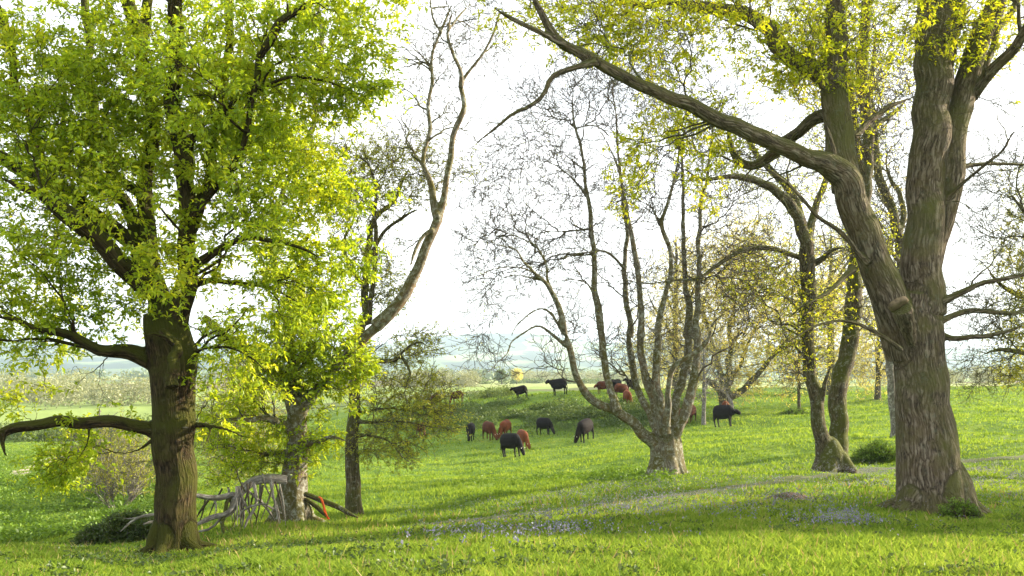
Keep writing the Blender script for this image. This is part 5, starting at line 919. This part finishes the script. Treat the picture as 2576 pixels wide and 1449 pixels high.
def grass(n, r0, r1, seed, segs, hs, name, power=0.0):
    x, y, rg = scatter(n, r0, r1, -260, 2840, seed, power)
    c1 = vnoise(x, y, .45, 1); c2 = vnoise(x + 50, y, 1.7, 2); c3 = vnoise(x, y + 90, 6, 4)
    keep = rg.random(n) < .35 + .9 * c1
    if r0 < 45: keep &= (near_line(x, y, PATH) > .32 + .2 * c1) | (rg.random(n) < .42); keep &= near_line(x, y, STREAM) > .75; keep &= np.hypot(x - mb[0], y - mb[1]) > .42
    x, y, c1, c2, c3 = x[keep], y[keep], c1[keep], c2[keep], c3[keep]; n = len(x); z = H(x, y)
    h = hs * (.35 + 1.0 * c1 * c2 + .65 * c3 * rg.random(n)) * (1 + y / 140) * rg.uniform(.6, 1.25, n); h *= np.where(near_line(x, y, PATH) < .7, .5, 1) if r0 < 45 else 1
    wd = (.0045 + .00062 * y) * rg.uniform(.7, 1.4, n); a = rg.uniform(0, 6.283, n); S = np.stack([np.cos(a), np.sin(a), 0 * a], 1)
    la = rg.uniform(0, 6.283, n) ; le = rg.uniform(.1, .8, n); Ld = np.stack([np.cos(la) * le, np.sin(la) * le, 0 * a], 1)
    B0 = np.stack([x, y, z - .01], 1); up = np.array([0, 0, 1.0])
    if segs == 2:
        m = B0 + (up * .6 + Ld * .25) * h[:, None]; t = B0 + (up * .95 + Ld) * h[:, None] * np.array([1, 1, .95]); V = np.stack([B0 - S * wd[:, None], B0 + S * wd[:, None], m + S * wd[:, None] * .8, m - S * wd[:, None] * .8, t], 1).reshape(-1, 3)
        b_ = np.arange(n)[:, None] * 5; lo = np.concatenate([b_ + [0, 1, 2, 3], b_ + [3, 2, 4]], 1).ravel(); tot = np.tile([4, 3], n); stt = np.concatenate([[0], np.cumsum(tot)[:-1]]); me = mesh_np(name, V, lo, stt, tot, False)
    else:
        t = B0 + (up + Ld) * h[:, None]; V = np.stack([B0 - S * wd[:, None], B0 + S * wd[:, None], t], 1).reshape(-1, 3); me = mesh_q(name, V, np.arange(n * 3).reshape(-1, 3), False)
    tag(obj(name, me, gmat), kind='stuff')
grass(330000, 6.5, 20, 41, 2, .13, 'near_grass')
grass(330000, 19, 120, 42, 1, .10, 'meadow_grass')
smat = leaf_mat('dead_stalk', [(0, (.20, .14, .06)), (.6, (.34, .26, .12)), (1, (.48, .40, .22))], trans=.3, posscale=1, gloss=0)
GM_ = gmat; gmat = smat; grass(9000, 7, 30, 43, 1, .16, 'dead_stalks'); gmat = GM_
# bluebells
bm_, bn = newmat('bluebell_petals'); 
bmat = leaf_mat('bluebell_petals', [(0, (.12, .12, .21)), (.6, (.18, .18, .28)), (1, (.30, .30, .40))], trans=.35, posscale=1, posamt=.2)
x, y, rg = scatter(260000, 9, 48, 1000, 2760, 51); z = H(x, y); u, v = uv_of(x, y, z); pv_ = path_v(u)
cl = vnoise(x, y, .8, 5) * .6 + vnoise(x, y, 2.6, 6) * .6
def bump(t, c, w_): return np.exp(-((t - c) / w_) ** 2)
den = .9 * bump(v, pv_ - 24, 13) * bump(u, 1400, 420) + .75 * bump(v, pv_ + 42, 38) * bump(u, 1780, 420) + .9 * bump(v, 1205, 55) * (u > 2400) * (u < 2800) + .8 * bump(v, 1332, 12) * bump(u, 2120, 150) + .3 * bump(v, 1250, 60) * bump(u, 2180, 120)
k = rg.random(len(x)) < den * np.clip((cl - .34) * 1.8, 0, 1) * .26
x, y, z = x[k], y[k], z[k]; n = len(x); print('bluebells', n)
h = rg.uniform(.16, .30, n); C0 = np.stack([x, y, z + h], 1); C0 = np.repeat(C0, 4, 0) + rg.normal(0, .022, (n * 4, 3)) * np.array([1, 1, 1.6])
V, q = leaf_quads(C0, np.tile([0, 0, -.6], (len(C0), 1)), 1, .028, rg, spread=.5, width=.7)
tag(obj('bluebells', mesh_q('bluebells', V, q, False), bmat), kind='stuff')
# nettles and rough herbs
def herbs(name, n, r0, r1, u0, u1, seed, fn, size, hgt, mat, per=4):
    x, y, rg = scatter(n, r0, r1, u0, u1, seed); z = H(x, y); u, v = uv_of(x, y, z); dn = fn(u, v, x, y); k = rg.random(len(x)) < dn; x, y, z = x[k], y[k], z[k]
    hn = hgt * (.4 + .9 * vnoise(x, y, 1.5, 8)) * rg.random(len(x)) ** .6; C0 = np.stack([x, y, z + hn], 1); s = size * (1 + 0 * x)
    V, q = leaf_quads(C0, np.tile([0, 0, .8], (len(C0), 1)), per, size, rg, width=.5, sizevar=.4); tag(obj(name, mesh_q(name, V, q, False), mat), kind='stuff')
herbs('bank_herbs', 70000, 74, 106, 940, 1720, 61, lambda u, v, x, y: np.clip(bump(v, 1045, 26) * 1.3 * np.clip((vnoise(x, y, 2.5, 9) - .25) * 3.5, 0, 1), 0, 1) * (v > 1005), .16, .55, leaf_mat('leaves_bank', [(0, (.04, .07, .018)), (.6, (.075, .12, .024)), (1, (.17, .21, .05))], trans=.35, posscale=.5))
herbs('nettle_patch', 16000, 26, 44, 1180, 1720, 62, lambda u, v, x, y: np.clip(bump(v, 1195, 17) * 1.2 * np.clip((vnoise(x, y, 1.4, 10) - .4) * 4, 0, 1), 0, 1), .085, .28, lf_nettle)
herbs('marsh_plants', 26000, 30, 72, -250, 420, 63, lambda u, v, x, y: np.clip((vnoise(x, y, 2.2, 12) - .48) * 4, 0, 1), .12, .45, lf_nettle)
herbs('bank_scrub', 42000, 34, 100, -260, 460, 66, lambda u, v, x, y: np.clip(bump(v, 1215, 55) * 1.2 * np.clip((vnoise(x, y, 3, 15) - .35) * 3.5, 0, 1), 0, 1), .14, .55, lf_nettle)
herbs('meadow_herbs', 22000, 7.5, 26, -200, 2800, 64, lambda u, v, x, y: np.clip((vnoise(x, y, .5, 14) - .58) * 5, 0, 1) * (near_line(x, y, PATH) > .5), .045, .15, lf_bush)

# ------------------------------------------------------------------ far woods, hedges and field trees
lf_wood = leaf_mat('far_wood_twigs', [(0, (.16, .17, .09)), (.5, (.26, .27, .15)), (1, (.33, .36, .17))], trans=.3, posscale=.02, posamt=.5)  # pale, low-contrast tones: some of the distance haze is put into the colour
lf_far = leaf_mat('far_leaves', [(0, (.05, .085, .02)), (.5, (.11, .16, .035)), (1, (.22, .25, .06))], trans=.35, posscale=.01, posamt=.5)
def canopy(name, cen, rad, per, size, mat, seed, label=None, cat=None):
    rg = np.random.default_rng(seed); n = len(cen); c = np.repeat(cen, per, 0); r_ = np.repeat(rad, per, 0); v = norm(rg.normal(0, 1, (n * per, 3))) * (rg.random((n * per, 1)) ** .33)
    C0 = c + v * r_; V, q = leaf_quads(C0, v, 2, size, rg, width=.8); return mesh_q(name, V, q, False)
def wood(name, n, u0, u1, d0, d1, h0, h1, mat, seed, per=60, size=1.2, wdt=.45):
    rg = np.random.default_rng(seed); d = rg.uniform(d0, d1, n); x = (rg.uniform(u0, u1, n) - CX) / F * d; z = H(x, d); h = rg.uniform(h0, h1, n)
    cen = np.stack([x, d, z + h * .5], 1); rad = np.stack([h * wdt, h * wdt, h * .52], 1); tag(obj(name, canopy(name, cen, rad, per, size, mat, seed), mat), kind='stuff')
wood('left_wood', 170, -700, 460, 280, 420, 6, 12, lf_wood, 71, 170, .6)
wood('field_hedge', 90, -700, 400, 138, 150, 1.8, 3.0, lf_far, 72, 130, .3, .8)
wood('ridge_wood', 60, 1000, 1200, 430, 560, 5, 9, lf_wood, 73, 150, .6)
wood('low_field_hedge', 60, 1120, 1620, 640, 660, 2, 4, lf_far, 74, 40, 1.0, 1.2)
wood('valley_wood', 90, 1300, 1640, 800, 1000, 6, 11, lf_wood, 75, 90, 1.0)
wood('right_wood', 130, 2200, 3300, 420, 560, 5, 9, lf_wood, 76, 130, .65)
wood('distant_woods', 420, -1200, 3800, 1200, 2400, 8, 16, lf_far, 77, 36, 4, .9)
wood('ridge_scrub', 26, 1180, 1290, 116, 126, .8, 1.6, lf_far, 78, 90, .16, .8)
for i, (u, d, h, lab) in enumerate([(1262, 560, 9.5, 'pale green field tree, left of the pair beyond the ridge'), (1300, 570, 9.0, 'pale yellow-green field tree, right of the pair beyond the ridge')]):
    b = onground(u, d); t = empty('field_tree', b, lab, 'tree', 'pair of field trees beyond the ridge'); rg = np.random.default_rng(80 + i)
    cen = np.array([b + [rg.normal(0, 1.2), rg.normal(0, 1.2), h * rg.uniform(.4, .8)] for _ in range(9)]); me = canopy('crown', cen, np.full((9, 3), h * .22), 60, .8, lf_yellow, 81 + i); obj('crown', me, lf_yellow if i else lf_far, t, b)
    P, Rr = resample([b - [0, 0, .5], b + [.1, 0, h * .3], b + [0, 0, h * .75]], [.35, .28, .1], n=8); obj('trunk', join_tubes('trunk', [(P[None], Rr[None], 8)]), bk_mid, t, b)

# trees standing off to the right, out of the picture, whose long shade crosses the foreground
def copy_tree(src, loc, rz, label, group):
    r = src.copy(); COL.objects.link(r); r.location = loc; r.rotation_euler = (0, 0, rz); r['label'] = label; r['group'] = group
    for c in list(src.children):
        d = c.copy(); COL.objects.link(d); d.parent = r
        for g in c.children: e = g.copy(); COL.objects.link(e); e.parent = d
    return r
for (x_, y_, rz, src) in ((26, 24.5, 2.0, treeA), (43, 29.5, .9, treeA), (59, 34, 3.0, treeA), (36, 14.6, 4.0, treeA), (50, 19.5, .4, treeA)):
    copy_tree(src, (x_, y_, H(x_, y_)), rz, 'large oak outside the right edge whose shade crosses the foreground grass', 'shade trees beyond the right edge')
